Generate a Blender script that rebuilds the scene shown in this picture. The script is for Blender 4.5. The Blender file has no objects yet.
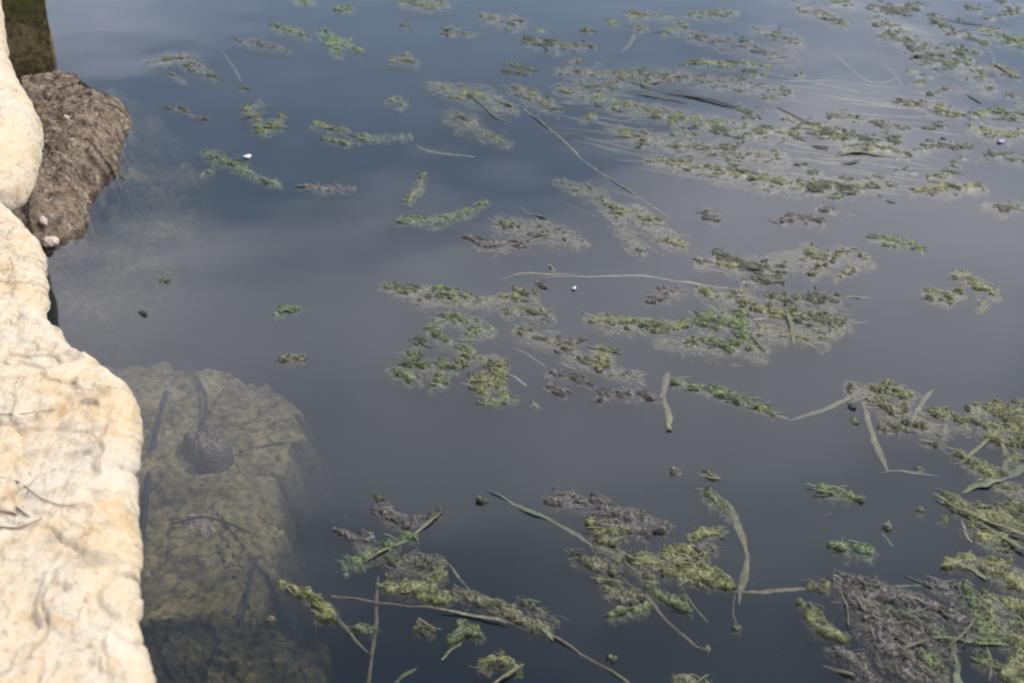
import bpy, math, random
import numpy as np
from mathutils import Vector, Matrix
from mathutils.bvhtree import BVHTree

R = math.radians
scene = bpy.context.scene
C = scene.collection

# ------------------------------------------------------------------ camera
CAM_H, PITCH, LENS = 1.40, R(30.0), 50.0
FPX = LENS / 36.0 * 1024.0
cam_data = bpy.data.cameras.new("camera")
cam = bpy.data.objects.new("camera", cam_data)
C.objects.link(cam)
cam.location = (0, 0, CAM_H)
cam.rotation_euler = (math.pi / 2 - PITCH, 0, 0)
cam_data.lens = LENS
cam_data.sensor_width = 36.0
cam_data.clip_start = 0.02
cam_data.clip_end = 500
cam_data.dof.use_dof = True
cam_data.dof.focus_distance = 2.55
cam_data.dof.aperture_fstop = 6.5
scene.camera = cam

# ------------------------------------------------------------------ sky and sun
SUN_AZ, SUN_EL = R(66.0), R(52.0)          # azimuth clockwise from the view heading (+Y)
world = bpy.data.worlds.new("World")
scene.world = world
world.use_nodes = True
nt = world.node_tree
nt.nodes.clear()
def wn(t, **k):
    n = nt.nodes.new(t)
    for a, b in k.items():
        setattr(n, a, b)
    return n
sky = wn('ShaderNodeTexSky', sky_type='NISHITA', sun_disc=False, sun_elevation=SUN_EL, sun_rotation=SUN_AZ,
         air_density=1.0, dust_density=2.2, ozone_density=1.4)
tc = wn('ShaderNodeTexCoord')
sep = wn('ShaderNodeSeparateXYZ')
nt.links.new(tc.outputs['Generated'], sep.inputs[0])
zc = wn('ShaderNodeMath', operation='MAXIMUM'); zc.inputs[1].default_value = 0.04
nt.links.new(sep.outputs[2], zc.inputs[0])
zc2 = wn('ShaderNodeMath', operation='ADD'); zc2.inputs[1].default_value = 0.12
nt.links.new(zc.outputs[0], zc2.inputs[0])
dv = wn('ShaderNodeVectorMath', operation='DIVIDE')
comb = wn('ShaderNodeCombineXYZ')
for i in range(3):
    nt.links.new(zc2.outputs[0], comb.inputs[i])
nt.links.new(tc.outputs['Generated'], dv.inputs[0])
nt.links.new(comb.outputs[0], dv.inputs[1])
CLOUD_OFF = (-19.64, -18.13, -3.19)
mp = wn('ShaderNodeMapping'); mp.inputs['Location'].default_value = CLOUD_OFF
nt.links.new(dv.outputs[0], mp.inputs[0])
cn = wn('ShaderNodeTexNoise'); cn.inputs['Scale'].default_value = 0.85; cn.inputs['Detail'].default_value = 4.0
cn.inputs['Roughness'].default_value = 0.45
nt.links.new(mp.outputs[0], cn.inputs['Vector'])
cr = wn('ShaderNodeValToRGB')
cr.color_ramp.elements[0].position = 0.42; cr.color_ramp.elements[0].color = (0.10, 0.10, 0.10, 1)
cr.color_ramp.elements[1].position = 0.60; cr.color_ramp.elements[1].color = (0.95, 0.95, 0.95, 1)
nt.links.new(cn.outputs['Fac'], cr.inputs[0])
cm = wn('ShaderNodeMix', data_type='RGBA')
cm.inputs['B'].default_value = (10.6, 10.4, 11.5, 1)
nt.links.new(cr.outputs[0], cm.inputs['Factor'])
nt.links.new(sky.outputs[0], cm.inputs['A'])
bg = wn('ShaderNodeBackground'); bg.inputs['Strength'].default_value = 0.15
nt.links.new(cm.outputs['Result'], bg.inputs['Color'])
wo = wn('ShaderNodeOutputWorld')
nt.links.new(bg.outputs[0], wo.inputs['Surface'])

sun_data = bpy.data.lights.new("sun", 'SUN')
sun_data.energy = 2.2
sun_data.angle = R(0.5)
sun_data.color = (1.0, 0.94, 0.84)
sun = bpy.data.objects.new("sun", sun_data)
C.objects.link(sun)
sd = Vector((math.sin(SUN_AZ) * math.cos(SUN_EL), math.cos(SUN_AZ) * math.cos(SUN_EL), math.sin(SUN_EL)))
sun.rotation_euler = sd.to_track_quat('Z', 'Y').to_euler()

scene.view_settings.view_transform = 'Standard'
scene.view_settings.look = 'None'
scene.view_settings.gamma = 1.0
scene.view_settings.use_curve_mapping = False
scene.view_settings.exposure = 0.62
cy = scene.cycles
cy.use_denoising = True
cy.pixel_filter_type = 'BLACKMAN_HARRIS'
cy.filter_width = 2.1
cy.max_bounces = 5
cy.adaptive_threshold = 0.02
cy.volume_bounces = 0
cy.transparent_max_bounces = 16
cy.caustics_reflective = False
cy.caustics_refractive = False

# ------------------------------------------------------------------ helpers
CP, SP = math.cos(PITCH), math.sin(PITCH)
def ray(px, py):
    u, v = (px - 512.0) / FPX, (341.5 - py) / FPX
    return (u, CP + v * SP, -SP + v * CP)
def W(px, py, z=0.0):
    """the point of height z that stands at a place of the view (survey of the place)"""
    r = ray(px, py)
    t = (z - CAM_H) / r[2]
    return (r[0] * t, r[1] * t, z)
def scale_at(px, py, z=0.0):
    p = W(px, py, z)
    fwd = p[1] * CP + (CAM_H - z) * SP
    return fwd / FPX                     # metres for one unit
def proj(X, Y, Z):
    dz = Z - CAM_H
    f = Y * CP - dz * SP
    u = Y * SP + dz * CP
    return 512.0 + FPX * X / f, 341.5 - FPX * u / f

def hash2(ix, iy, s):
    h = (ix.astype(np.int64) * 374761393 + iy.astype(np.int64) * 668265263 + int(s) * 1442695041) & 0xffffffff
    h = ((h ^ (h >> 13)) * 1274126177) & 0xffffffff
    return (h ^ (h >> 16)) & 0xffffffff
def pn(x, y, s=0):
    """2D gradient noise, about -0.7..0.7"""
    x = np.asarray(x, float); y = np.asarray(y, float)
    ix, iy = np.floor(x), np.floor(y)
    fx, fy = x - ix, y - iy
    u = fx * fx * fx * (fx * (fx * 6 - 15) + 10); v = fy * fy * fy * (fy * (fy * 6 - 15) + 10)
    def g(ox, oy):
        a = hash2(ix + ox, iy + oy, s) * (2 * math.pi / 4294967296.0)
        return np.cos(a) * (fx - ox) + np.sin(a) * (fy - oy)
    a = g(0, 0); b = g(1, 0); c = g(0, 1); d = g(1, 1)
    return (a + (b - a) * u) * (1 - v) + (c + (d - c) * u) * v
def fbm(x, y, s=0, o=4, gain=0.5):
    t = 0; a = 1.0; f = 1.0
    for k in range(o):
        t = t + a * pn(x * f + 17.3 * k, y * f - 9.1 * k, s + k); a *= gain; f *= 2.03
    return t
def ridge(x, y, s=0, o=3, gain=0.5):
    t = 0; a = 1.0; f = 1.0
    for k in range(o):
        t = t + a * (1.0 - np.abs(pn(x * f + 5.3 * k, y * f + 3.7 * k, s + k)) * 2.2); a *= gain; f *= 2.1
    return t / (2 - gain ** (o - 1))
def facets(x, y, s=0):
    """chipped planes: each cell has its own tilt; -> height about -0.5..0.5"""
    x = np.asarray(x, float); y = np.asarray(y, float)
    ix, iy = np.floor(x), np.floor(y)
    best = np.full(x.shape, 9e9); hgt = np.zeros(x.shape)
    k = 1.0 / 4294967296.0
    for ox in (-1, 0, 1):
        for oy in (-1, 0, 1):
            cx, cy_ = ix + ox, iy + oy
            fx = cx + hash2(cx, cy_, s) * k; fy = cy_ + hash2(cx, cy_, s + 1) * k
            d = (x - fx) ** 2 + (y - fy) ** 2
            a = hash2(cx, cy_, s + 2) * k * 2 * math.pi; q = hash2(cx, cy_, s + 3) * k
            h = 0.45 * ((x - fx) * np.cos(a) + (y - fy) * np.sin(a)) + 0.35 * (q - 0.5)
            m = d < best
            hgt = np.where(m, h, hgt); best = np.where(m, d, best)
    return hgt
def sstep(a, b, x):
    t = np.clip((x - a) / (b - a), 0, 1)
    return t * t * (3 - 2 * t)

def mesh_obj(name, verts, faces, material, parent=None, smooth=True, attrs=None):
    me = bpy.data.meshes.new(name)
    me.from_pydata([tuple(v) for v in verts], [], [tuple(int(i) for i in f) for f in faces])
    me.materials.append(material)
    if smooth:
        me.polygons.foreach_set('use_smooth', [True] * len(me.polygons))
    for k, vals in (attrs or {}).items():
        at = me.attributes.new(k, 'FLOAT', 'POINT')
        at.data.foreach_set('value', np.asarray(vals, dtype=np.float32))
    me.update()
    o = bpy.data.objects.new(name, me)
    C.objects.link(o)
    if parent:
        o.parent = parent
    return o
def tag(o, label=None, cat=None, group=None, kind=None):
    if label: o['label'] = label
    if cat: o['category'] = cat
    if group: o['group'] = group
    if kind: o['kind'] = kind
    return o
def recentre(o):
    """put a thing's origin on its own base"""
    me = o.data
    n = len(me.vertices)
    co = np.empty(n * 3, dtype=np.float32); me.vertices.foreach_get('co', co); co = co.reshape(-1, 3)
    c = np.array([co[:, 0].mean(), co[:, 1].mean(), co[:, 2].min()])
    me.vertices.foreach_set('co', (co - c).ravel().astype(np.float32)); me.update()
    for ch in o.children:
        ch.data.transform(Matrix.Translation(Vector([-float(v) for v in c])))
    o.location = c
    return o

# ------------------------------------------------------------------ materials
def mat_new(name):
    m = bpy.data.materials.new(name); m.use_nodes = True
    t = m.node_tree; t.nodes.clear()
    return m, t
def N(t, kind, **k):
    n = t.nodes.new(kind)
    for a, b in k.items():
        setattr(n, a, b)
    return n
def noise(t, vec, scale, detail=4, rough=0.55, dist=0.0):
    n = N(t, 'ShaderNodeTexNoise')
    n.inputs['Scale'].default_value = scale; n.inputs['Detail'].default_value = detail
    n.inputs['Roughness'].default_value = rough; n.inputs['Distortion'].default_value = dist
    t.links.new(vec, n.inputs['Vector'])
    return n.outputs['Fac']
def ramp(t, fac, stops):
    r = N(t, 'ShaderNodeValToRGB')
    e = r.color_ramp.elements
    while len(e) < len(stops): e.new(0.5)
    for i, (p, c) in enumerate(stops):
        e[i].position = p
        e[i].color = (c, c, c, 1) if isinstance(c, (int, float)) else (*c, 1)
    t.links.new(fac, r.inputs[0])
    return r.outputs[0]
def mixc(t, fac, a, b, mode='MIX'):
    m = N(t, 'ShaderNodeMix', data_type='RGBA', blend_type=mode)
    for s, v in ((m.inputs['Factor'], fac), (m.inputs['A'], a), (m.inputs['B'], b)):
        if isinstance(v, (int, float)): s.default_value = v
        elif isinstance(v, tuple): s.default_value = (*v, 1)
        else: t.links.new(v, s)
    return m.outputs['Result']
def bump(t, h, strength, dist):
    b = N(t, 'ShaderNodeBump'); b.inputs['Strength'].default_value = strength; b.inputs['Distance'].default_value = dist
    t.links.new(h, b.inputs['Height'])
    return b.outputs[0]
def out_principled(t, col, rough=0.8, nrm=None, spec=0.5, **k):
    p = N(t, 'ShaderNodeBsdfPrincipled')
    if isinstance(col, tuple): p.inputs['Base Color'].default_value = (*col, 1)
    else: t.links.new(col, p.inputs['Base Color'])
    if isinstance(rough, (int, float)): p.inputs['Roughness'].default_value = rough
    else: t.links.new(rough, p.inputs['Roughness'])
    p.inputs['Specular IOR Level'].default_value = spec
    if nrm is not None: t.links.new(nrm, p.inputs['Normal'])
    o = N(t, 'ShaderNodeOutputMaterial'); t.links.new(p.outputs[0], o.inputs['Surface'])
    return p
def pos(t):
    return N(t, 'ShaderNodeNewGeometry').outputs['Position']

def limestone(name, off):
    m, t = mat_new(name)
    g = N(t, 'ShaderNodeMapping'); g.inputs['Location'].default_value = off
    t.links.new(pos(t), g.inputs[0]); v = g.outputs[0]
    n1 = noise(t, v, 7, 5, 0.6, 0.6); n2 = noise(t, v, 26, 6, 0.65, 0.4); n3 = noise(t, v, 120, 4, 0.6)
    col = ramp(t, n1, [(0.30, (0.392, 0.354, 0.283)), (0.45, (0.431, 0.365, 0.261)), (0.58, (0.424, 0.334, 0.204)), (0.72, (0.392, 0.271, 0.135))])
    col = mixc(t, ramp(t, n2, [(0.35, 0.0), (0.7, 0.75)]), col, (0.458, 0.417, 0.338))
    # ochre stains and grey lichen
    s = ramp(t, noise(t, v, 14, 5, 0.7, 1.2), [(0.57, 0.0), (0.70, 0.55)])
    col = mixc(t, s, col, (0.377, 0.227, 0.078))
    gl = ramp(t, noise(t, v, 19, 5, 0.7, 0.8), [(0.54, 0.0), (0.68, 0.65)])
    col = mixc(t, gl, col, (0.221, 0.196, 0.148))
    sp = ramp(t, noise(t, v, 75, 3, 0.6, 0.5), [(0.64, 0.0), (0.71, 0.6)])
    col = mixc(t, sp, col, (0.130, 0.094, 0.051))
    g2 = N(t, 'ShaderNodeMapping'); g2.inputs['Rotation'].default_value = (0, 0, R(28)); g2.inputs['Scale'].default_value = (3.4, 0.8, 1)
    t.links.new(v, g2.inputs[0])
    n4 = noise(t, g2.outputs[0], 22, 5, 0.7, 0.3)
    col = mixc(t, ramp(t, n4, [(0.34, 0.45), (0.47, 0.0)]), col, (0.250, 0.157, 0.072))
    h = mixc(t, 0.5, mixc(t, 0.65, n2, n3), n4)
    out_principled(t, col, 0.9, bump(t, h, 1.0, 0.012), 0.25)
    return m
M = {}
M['lime_a'] = limestone('limestone cream', (0, 0, 0))
M['lime_b'] = limestone('limestone warm', (3.3, 1.7, 0))
M['lime_c'] = limestone('limestone pale', (7.1, 4.2, 2))

def crust():
    m, t = mat_new('dried mud crusted rock')
    v = pos(t)
    n1 = noise(t, v, 22, 6, 0.7, 0.8); n2 = noise(t, v, 90, 5, 0.7, 0.3)
    col = ramp(t, n1, [(0.28, (0.045, 0.034, 0.026)), (0.42, (0.125, 0.094, 0.068)), (0.56, (0.235, 0.180, 0.130)), (0.70, (0.42, 0.35, 0.27))])
    col = mixc(t, ramp(t, n2, [(0.38, 0.8), (0.55, 0.0)]), col, (0.03, 0.025, 0.02))
    vo = N(t, 'ShaderNodeTexVoronoi'); vo.inputs['Scale'].default_value = 55
    t.links.new(v, vo.inputs['Vector'])
    bits = ramp(t, vo.outputs['Distance'], [(0.10, 1.0), (0.22, 0.0)])
    bits = mixc(t, ramp(t, noise(t, v, 30, 2), [(0.52, 0.0), (0.62, 1.0)]), (0, 0, 0), bits)
    col = mixc(t, bits, col, (0.42, 0.36, 0.28))
    out_principled(t, col, 0.85, bump(t, mixc(t, 0.5, n1, n2), 0.9, 0.02), 0.3)
    return m
M['crust'] = crust()

def moss_stone(name, stops, scale=9, moss=(0.07, 0.085, 0.02), mossk=(0.5, 0.68), bd=0.02):
    m, t = mat_new(name)
    v = pos(t)
    n1 = noise(t, v, scale, 6, 0.65, 0.8); n2 = noise(t, v, scale * 6, 5, 0.65)
    col = ramp(t, n1, stops)
    col = mixc(t, ramp(t, noise(t, v, scale * 0.7, 5, 0.7, 1.0), [(mossk[0], 0.0), (mossk[1], 0.85)]), col, moss)
    col = mixc(t, ramp(t, n2, [(0.36, 0.8), (0.56, 0.0)]), col, (0.02, 0.02, 0.012))
    out_principled(t, col, 0.8, bump(t, mixc(t, 0.5, n1, n2), 0.8, bd), 0.3)
    return m
M['pier'] = moss_stone('mossy brown stone', [(0.3, (0.06, 0.047, 0.02)), (0.5, (0.13, 0.10, 0.045)), (0.7, (0.22, 0.17, 0.09))])
M['slab'] = moss_stone('silted slab', [(0.3, (0.09, 0.078, 0.036)), (0.5, (0.30, 0.25, 0.115)), (0.7, (0.48, 0.41, 0.22))], 11, (0.20, 0.18, 0.05), (0.5, 0.75))
M['boulder'] = moss_stone('dark sunken boulder', [(0.3, (0.05, 0.04, 0.038)), (0.5, (0.14, 0.115, 0.105)), (0.7, (0.28, 0.235, 0.22))], 24)
M['weedrock'] = moss_stone('weed grown rock', [(0.3, (0.008, 0.008, 0.004)), (0.5, (0.04, 0.036, 0.012)), (0.7, (0.17, 0.14, 0.045))], 15, (0.20, 0.17, 0.03), (0.55, 0.72))
M['cobble'] = moss_stone('pale cobble', [(0.3, (0.40, 0.32, 0.24)), (0.6, (0.60, 0.50, 0.40)), (0.8, (0.66, 0.58, 0.48))], 20, (0.3, 0.27, 0.15), (0.6, 0.8))
M['pebble'] = moss_stone('pinkish pebble', [(0.3, (0.46, 0.36, 0.31)), (0.6, (0.62, 0.52, 0.46)), (0.8, (0.7, 0.62, 0.56))], 40, (0.35, 0.27, 0.2), (0.6, 0.8), 0.006)
M['silt'] = moss_stone('silt', [(0.3, (0.04, 0.045, 0.035)), (0.7, (0.09, 0.09, 0.06))], 4)

def algae(name, lump, film, dark, rough=0.55, cover=0.5):
    m, t = mat_new(name)
    v = pos(t)
    a = N(t, 'ShaderNodeAttribute', attribute_name='lump')
    ed = N(t, 'ShaderNodeAttribute', attribute_name='edge')
    n1 = noise(t, v, 38, 3, 0.65, 0.5); n2 = noise(t, v, 190, 2, 0.6)
    c1 = mixc(t, ramp(t, n1, [(0.38, 0.0), (0.62, 1.0)]), lump[0], lump[1])
    col = mixc(t, a.outputs['Fac'], mixc(t, n1, (film[0][0] * 0.75, film[0][1] * 0.78, film[0][2] * 0.5), (film[1][0] * 0.82, film[1][1] * 0.82, film[1][2] * 0.52)), c1)
    col = mixc(t, ramp(t, n2, [(0.36, 0.65), (0.52, 0.0)]), col, dark)
    col = mixc(t, ramp(t, n2, [(0.58, 0.0), (0.68, 0.55)]), col, (0.175, 0.19, 0.095))  # pale flecks: wet highlights painted into the algae colour
    p = out_principled(t, col, rough, bump(t, n2, 0.6, 0.003), 0.4)
    # the film is a loose web: it thins out towards its rim
    web = N(t, 'ShaderNodeMath', operation='MULTIPLY_ADD')
    web.inputs[1].default_value = 1.15; t.links.new(ed.outputs['Fac'], web.inputs[0])
    o1 = N(t, 'ShaderNodeMath', operation='SUBTRACT'); 
    n12 = N(t, 'ShaderNodeMath', operation='ADD'); t.links.new(n1, n12.inputs[0]); t.links.new(n2, n12.inputs[1])
    t.links.new(n12.outputs[0], o1.inputs[0]); o1.inputs[1].default_value = 1.60 - cover
    o2 = N(t, 'ShaderNodeMath', operation='MULTIPLY'); t.links.new(o1.outputs[0], o2.inputs[0]); o2.inputs[1].default_value = 2.4
    t.links.new(o2.outputs[0], web.inputs[2])
    al = N(t, 'ShaderNodeMath', operation='MAXIMUM', use_clamp=True)
    t.links.new(web.outputs[0], al.inputs[0]); t.links.new(a.outputs['Fac'], al.inputs[1])
    t.links.new(al.outputs[0], p.inputs['Alpha'])
    return m
M['green'] = algae('green algae', ((0.024, 0.047, 0.012), (0.094, 0.134, 0.038)), ((0.068, 0.074, 0.048), (0.102, 0.106, 0.07)), (0.007, 0.011, 0.005), 0.55)
M['bright'] = algae('bright green algae', ((0.034, 0.078, 0.024), (0.092, 0.148, 0.056)), ((0.066, 0.090, 0.056), (0.10, 0.122, 0.08)), (0.010, 0.020, 0.008), 0.55)
M['olive'] = algae('olive algae', ((0.040, 0.052, 0.013), (0.150, 0.162, 0.048)), ((0.080, 0.080, 0.048), (0.118, 0.116, 0.072)), (0.011, 0.013, 0.006), 0.55)
M['purple'] = algae('grey purple scum', ((0.028, 0.025, 0.025), (0.088, 0.080, 0.076)), ((0.046, 0.043, 0.050), (0.076, 0.072, 0.077)), (0.009, 0.008, 0.008), 0.55)
M['mixed'] = algae('mixed scum', ((0.028, 0.036, 0.016), (0.100, 0.100, 0.060)), ((0.065, 0.063, 0.050), (0.098, 0.094, 0.072)), (0.009, 0.010, 0.006), 0.55)
M['dark'] = algae('dark green algae', ((0.012, 0.018, 0.008), (0.044, 0.056, 0.021)), ((0.055, 0.060, 0.042), (0.088, 0.09, 0.065)), (0.005, 0.006, 0.003), 0.55)

def blade_mat(name, c1, c2, rough=0.55, moss=0.0):
    m, t = mat_new(name)
    v = pos(t)
    n1 = noise(t, v, 30, 3, 0.6); n2 = noise(t, v, 220, 3, 0.65)
    col = mixc(t, ramp(t, n1, [(0.35, 0.0), (0.65, 1.0)]), c1, c2)
    if moss: col = mixc(t, ramp(t, noise(t, v, 75, 3, 0.7), [(0.48, 0.0), (0.58, moss)]), col, (0.045, 0.055, 0.016))
    col = mixc(t, ramp(t, n2, [(0.36, 0.8), (0.54, 0.0)]), col, tuple(x * 0.3 for x in c1))
    out_principled(t, col, rough, bump(t, n2, 0.7, 0.003), 0.4)
    return m
M['b_green'] = blade_mat('green blade', (0.055, 0.0715, 0.033), (0.099, 0.1155, 0.0605), moss=0.8)
M['b_olive'] = blade_mat('olive blade', (0.0935, 0.0908, 0.0413), (0.1375, 0.132, 0.0715), moss=0.8)
M['b_pale'] = blade_mat('bleached blade', (0.132, 0.1238, 0.0825), (0.187, 0.176, 0.1265), moss=0.8)
M['b_brown'] = blade_mat('brown stem', (0.055, 0.040, 0.027), (0.10, 0.080, 0.058), moss=0.8)
M['b_dark'] = blade_mat('dark rotten blade', (0.0224, 0.024, 0.0144), (0.048, 0.048, 0.0256))
M['b_teal'] = blade_mat('slimy sunken stick', (0.012, 0.025, 0.026), (0.03, 0.045, 0.045))
M['twig'] = blade_mat('dry twig', (0.14, 0.07, 0.04), (0.24, 0.14, 0.09), 0.8)
M['rust'] = blade_mat('rust orange flake', (0.42, 0.10, 0.03), (0.55, 0.18, 0.06), 0.8)
M['white'] = blade_mat('white petal', (0.50, 0.52, 0.50), (0.6, 0.62, 0.6), 0.6)
M['violet'] = blade_mat('violet petal', (0.20, 0.17, 0.36), (0.26, 0.23, 0.44), 0.6)

def water_mat():
    m, t = mat_new('pond water')
    v = pos(t)
    n1 = noise(t, v, 2.6, 1.5, 0.4)
    nr = bump(t, n1, 0.16, 0.03)
    fr = N(t, 'ShaderNodeFresnel'); fr.inputs['IOR'].default_value = 1.333
    t.links.new(nr, fr.inputs['Normal'])
    gl = N(t, 'ShaderNodeBsdfGlossy'); gl.inputs['Roughness'].default_value = 0.03
    gl.inputs['Color'].default_value = (1, 1, 1, 1)
    t.links.new(nr, gl.inputs['Normal'])
    tr = N(t, 'ShaderNodeBsdfTransparent')
    mx = N(t, 'ShaderNodeMixShader')
    t.links.new(fr.outputs[0], mx.inputs[0]); t.links.new(tr.outputs[0], mx.inputs[1]); t.links.new(gl.outputs[0], mx.inputs[2])
    vo = N(t, 'ShaderNodeVolumePrincipled')
    vo.inputs['Color'].default_value = (0.075, 0.135, 0.175, 1)
    vo.inputs['Density'].default_value = 6.5
    vo.inputs['Anisotropy'].default_value = 0.3
    o = N(t, 'ShaderNodeOutputMaterial')
    t.links.new(mx.outputs[0], o.inputs['Surface']); t.links.new(vo.outputs[0], o.inputs['Volume'])
    return m
M['water'] = water_mat()

# ------------------------------------------------------------------ the setting: pond bed and water
def box(name, lo, hi, material):
    x0, y0, z0 = lo; x1, y1, z1 = hi
    v = [(x0, y0, z0), (x1, y0, z0), (x1, y1, z0), (x0, y1, z0), (x0, y0, z1), (x1, y0, z1), (x1, y1, z1), (x0, y1, z1)]
    f = [(0, 3, 2, 1), (4, 5, 6, 7), (0, 1, 5, 4), (1, 2, 6, 5), (2, 3, 7, 6), (3, 0, 4, 7)]
    return mesh_obj(name, v, f, material, smooth=False)
tag(box('pond_water', (-60, -60, -0.9), (60, 60, 0.0), M['water']), kind='structure')
gx = np.linspace(-60, 60, 61); bx, by = np.meshgrid(gx, gx)
bz = -0.34 + 0.08 * fbm(bx * 0.7, by * 0.7, 5)
vv = np.stack([bx.ravel(), by.ravel(), bz.ravel()], 1)
ii = np.arange(61 * 61).reshape(61, 61)
ff = np.stack([ii[:-1, :-1].ravel(), ii[:-1, 1:].ravel(), ii[1:, 1:].ravel(), ii[1:, :-1].ravel()], 1)
tag(mesh_obj('pond_bed', vv, ff, M['silt']), kind='structure')

# ------------------------------------------------------------------ wall blocks
def resample(pts, n):
    """Catmull-Rom through the points, n samples"""
    p = [np.array(q, float) for q in pts]
    p = [2 * p[0] - p[1]] + p + [2 * p[-1] - p[-2]]
    out = []
    k = len(p) - 3
    for i in range(n):
        s = i / (n - 1) * k
        j = min(int(s), k - 1); t = s - j
        a, b, c, d = p[j:j + 4]
        out.append(0.5 * ((2 * b) + (c - a) * t + (2 * a - 5 * b + 4 * c - d) * t * t + (3 * b - a - 3 * c + d) * t ** 3))
    return np.array(out)
def arc_resample(pts, n):
    d = resample(pts, 1500)
    L = np.concatenate([[0], np.cumsum(np.linalg.norm(np.diff(d, axis=0), axis=1))])
    q = np.linspace(0, L[-1], n)
    return np.stack([np.interp(q, L, d[:, k]) for k in range(d.shape[1])], 1)

def wall_block(name, outline, zt, inner, r, material, seed, ns=330, rough=1.0, tilt=0.0, bottom=-0.7, under=0.16):
    """outline: the water-side edge seen from above; inner: the two ends of the landward line"""
    E = arc_resample([W(x, y, zt - r * 0.3)[:2] for x, y in outline], ns)
    fr = np.linspace(0, 1, ns)[:, None]
    I0, I1 = np.array(inner[0], float), np.array(inner[1], float)
    Lp = I0 + (I1 - I0) * fr
    D = E - Lp
    dl = np.linalg.norm(D, axis=1, keepdims=True); D = D / dl
    rows = []
    us = np.concatenate([[0, 0.25], np.linspace(0.45, 1, 120)])
    for u in us[:-1]:
        P = Lp + D * (dl - r) * u
        rows.append(np.concatenate([P, np.full((ns, 1), zt) - tilt * (1 - u) ** 1.0], 1))
    for a in np.linspace(0, 90, 34):
        P = Lp + D * (dl - r + r * math.sin(R(a)))
        rows.append(np.concatenate([P, np.full((ns, 1), zt - r * (1 - math.cos(R(a))))], 1))
    for k, dz in enumerate(np.linspace(0.02, zt - r - bottom, 26)):
        P = E - D * (under * (1 - math.exp(-dz / 0.2)))
        rows.append(np.concatenate([P, np.full((ns, 1), zt - r - dz)], 1))
    A = np.stack(rows)                       # rows, ns, 3
    x, y, z = A[..., 0], A[..., 1], A[..., 2]
    a, b = x + 0.35 * z, y + 0.8 * z
    # relief, faded in from the landward line
    n1 = fbm(a * 5, b * 5, seed, 3); n2 = fbm(a * 22, b * 22, seed + 9, 4, 0.55)
    n3 = ridge(a * 11 + 0.6 * n1, b * 6, seed + 21, 3)
    crack = sstep(0.028, 0.0, np.abs(pn(a * 6 + 0.5 * n1, b * 3.2 + 0.7 * n1, seed + 33)))
    st = ridge((a + 0.5 * b) * 9 + n1, (b - 0.5 * a) * 42 + 2 * n1, seed + 61, 3, 0.6)
    fa = facets(a * 9 + 0.5 * n1, b * 7 + 0.5 * n1, seed + 70); fb = facets(a * 30 + 0.6 * n2, b * 24 + 0.6 * n2, seed + 75)
    flat_ = np.ones(A.shape[0]); flat_[120:] = 0.45; flat_ = flat_[:, None]
    pit = sstep(0.28, 0.5, pn(a * 34, b * 34, seed + 66))
    hgt = rough * (0.006 * n1 + 0.0012 * n2 + (0.020 * fa + 0.009 * fb) * flat_ + 0.003 * (st - 0.5) - 0.006 * crack - 0.004 * pit)
    gr = np.gradient(A, axis=0); gs = np.gradient(A, axis=1)
    nr = np.cross(gr, gs); nr /= np.linalg.norm(nr, axis=2, keepdims=True) + 1e-9
    nr *= np.sign((nr[:3, :, 2].mean()))
    A = A + nr * hgt[..., None]
    nrw = A.shape[0]
    idx = np.arange(nrw * ns).reshape(nrw, ns)
    F = np.stack([idx[:-1, :-1].ravel(), idx[1:, :-1].ravel(), idx[1:, 1:].ravel(), idx[:-1, 1:].ravel()], 1)
    V = A.reshape(-1, 3)
    faces = [tuple(f) for f in F]
    # close the ends and the landward side, so the block is a solid
    base = len(V)
    back = np.stack([A[0, :, 0], A[0, :, 1], np.full(ns, bottom)], 1)
    V = np.concatenate([V, back])
    bi = np.arange(base, base + ns)
    faces += [(idx[0, k], idx[0, k + 1], bi[k + 1], bi[k]) for k in range(ns - 1)]
    faces.append(tuple([bi[0]] + list(idx[:, 0])))
    faces.append(tuple([bi[-1]] + list(idx[::-1, -1])))
    return mesh_obj(name, V, faces, material)
near = wall_block('limestone_ledge',
    [(205, 860), (175, 760), (158, 690), (149, 645), (138, 600), (134, 560), (138, 540), (133, 500), (135, 470), (139, 440), (138, 410), (131, 388), (118, 370),
     (100, 357), (84, 349), (72, 341), (67, 328), (56, 319), (47, 311), (45, 300), (48, 290), (45, 275), (43, 260), (36, 240), (24, 218), (8, 202), (-10, 193), (-60, 182)],
    0.45, (W(-420, 820, 0.44)[:2], W(-420, 190, 0.44)[:2]), 0.04, M['lime_a'], 11, ns=620, under=0.2)
tag(near, 'long cream limestone ledge with orange stains filling the lower left', 'stone block', 'wall blocks')
far = wall_block('limestone_block',
    [(-60, 190), (-10, 184), (14, 174), (28, 155), (36, 132), (37, 112), (32, 92), (21, 72), (10, 52), (4, 30), (1, 8), (-4, -25), (-20, -80)],
    0.50, (W(-420, 190, 0.50)[:2], W(-420, -60, 0.50)[:2]), 0.08, M['lime_c'], 83, ns=240, rough=0.8, under=0.24)
tag(far, 'smooth rounded cream limestone block beside the dark crusted rock', 'stone block', 'wall blocks')

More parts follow.
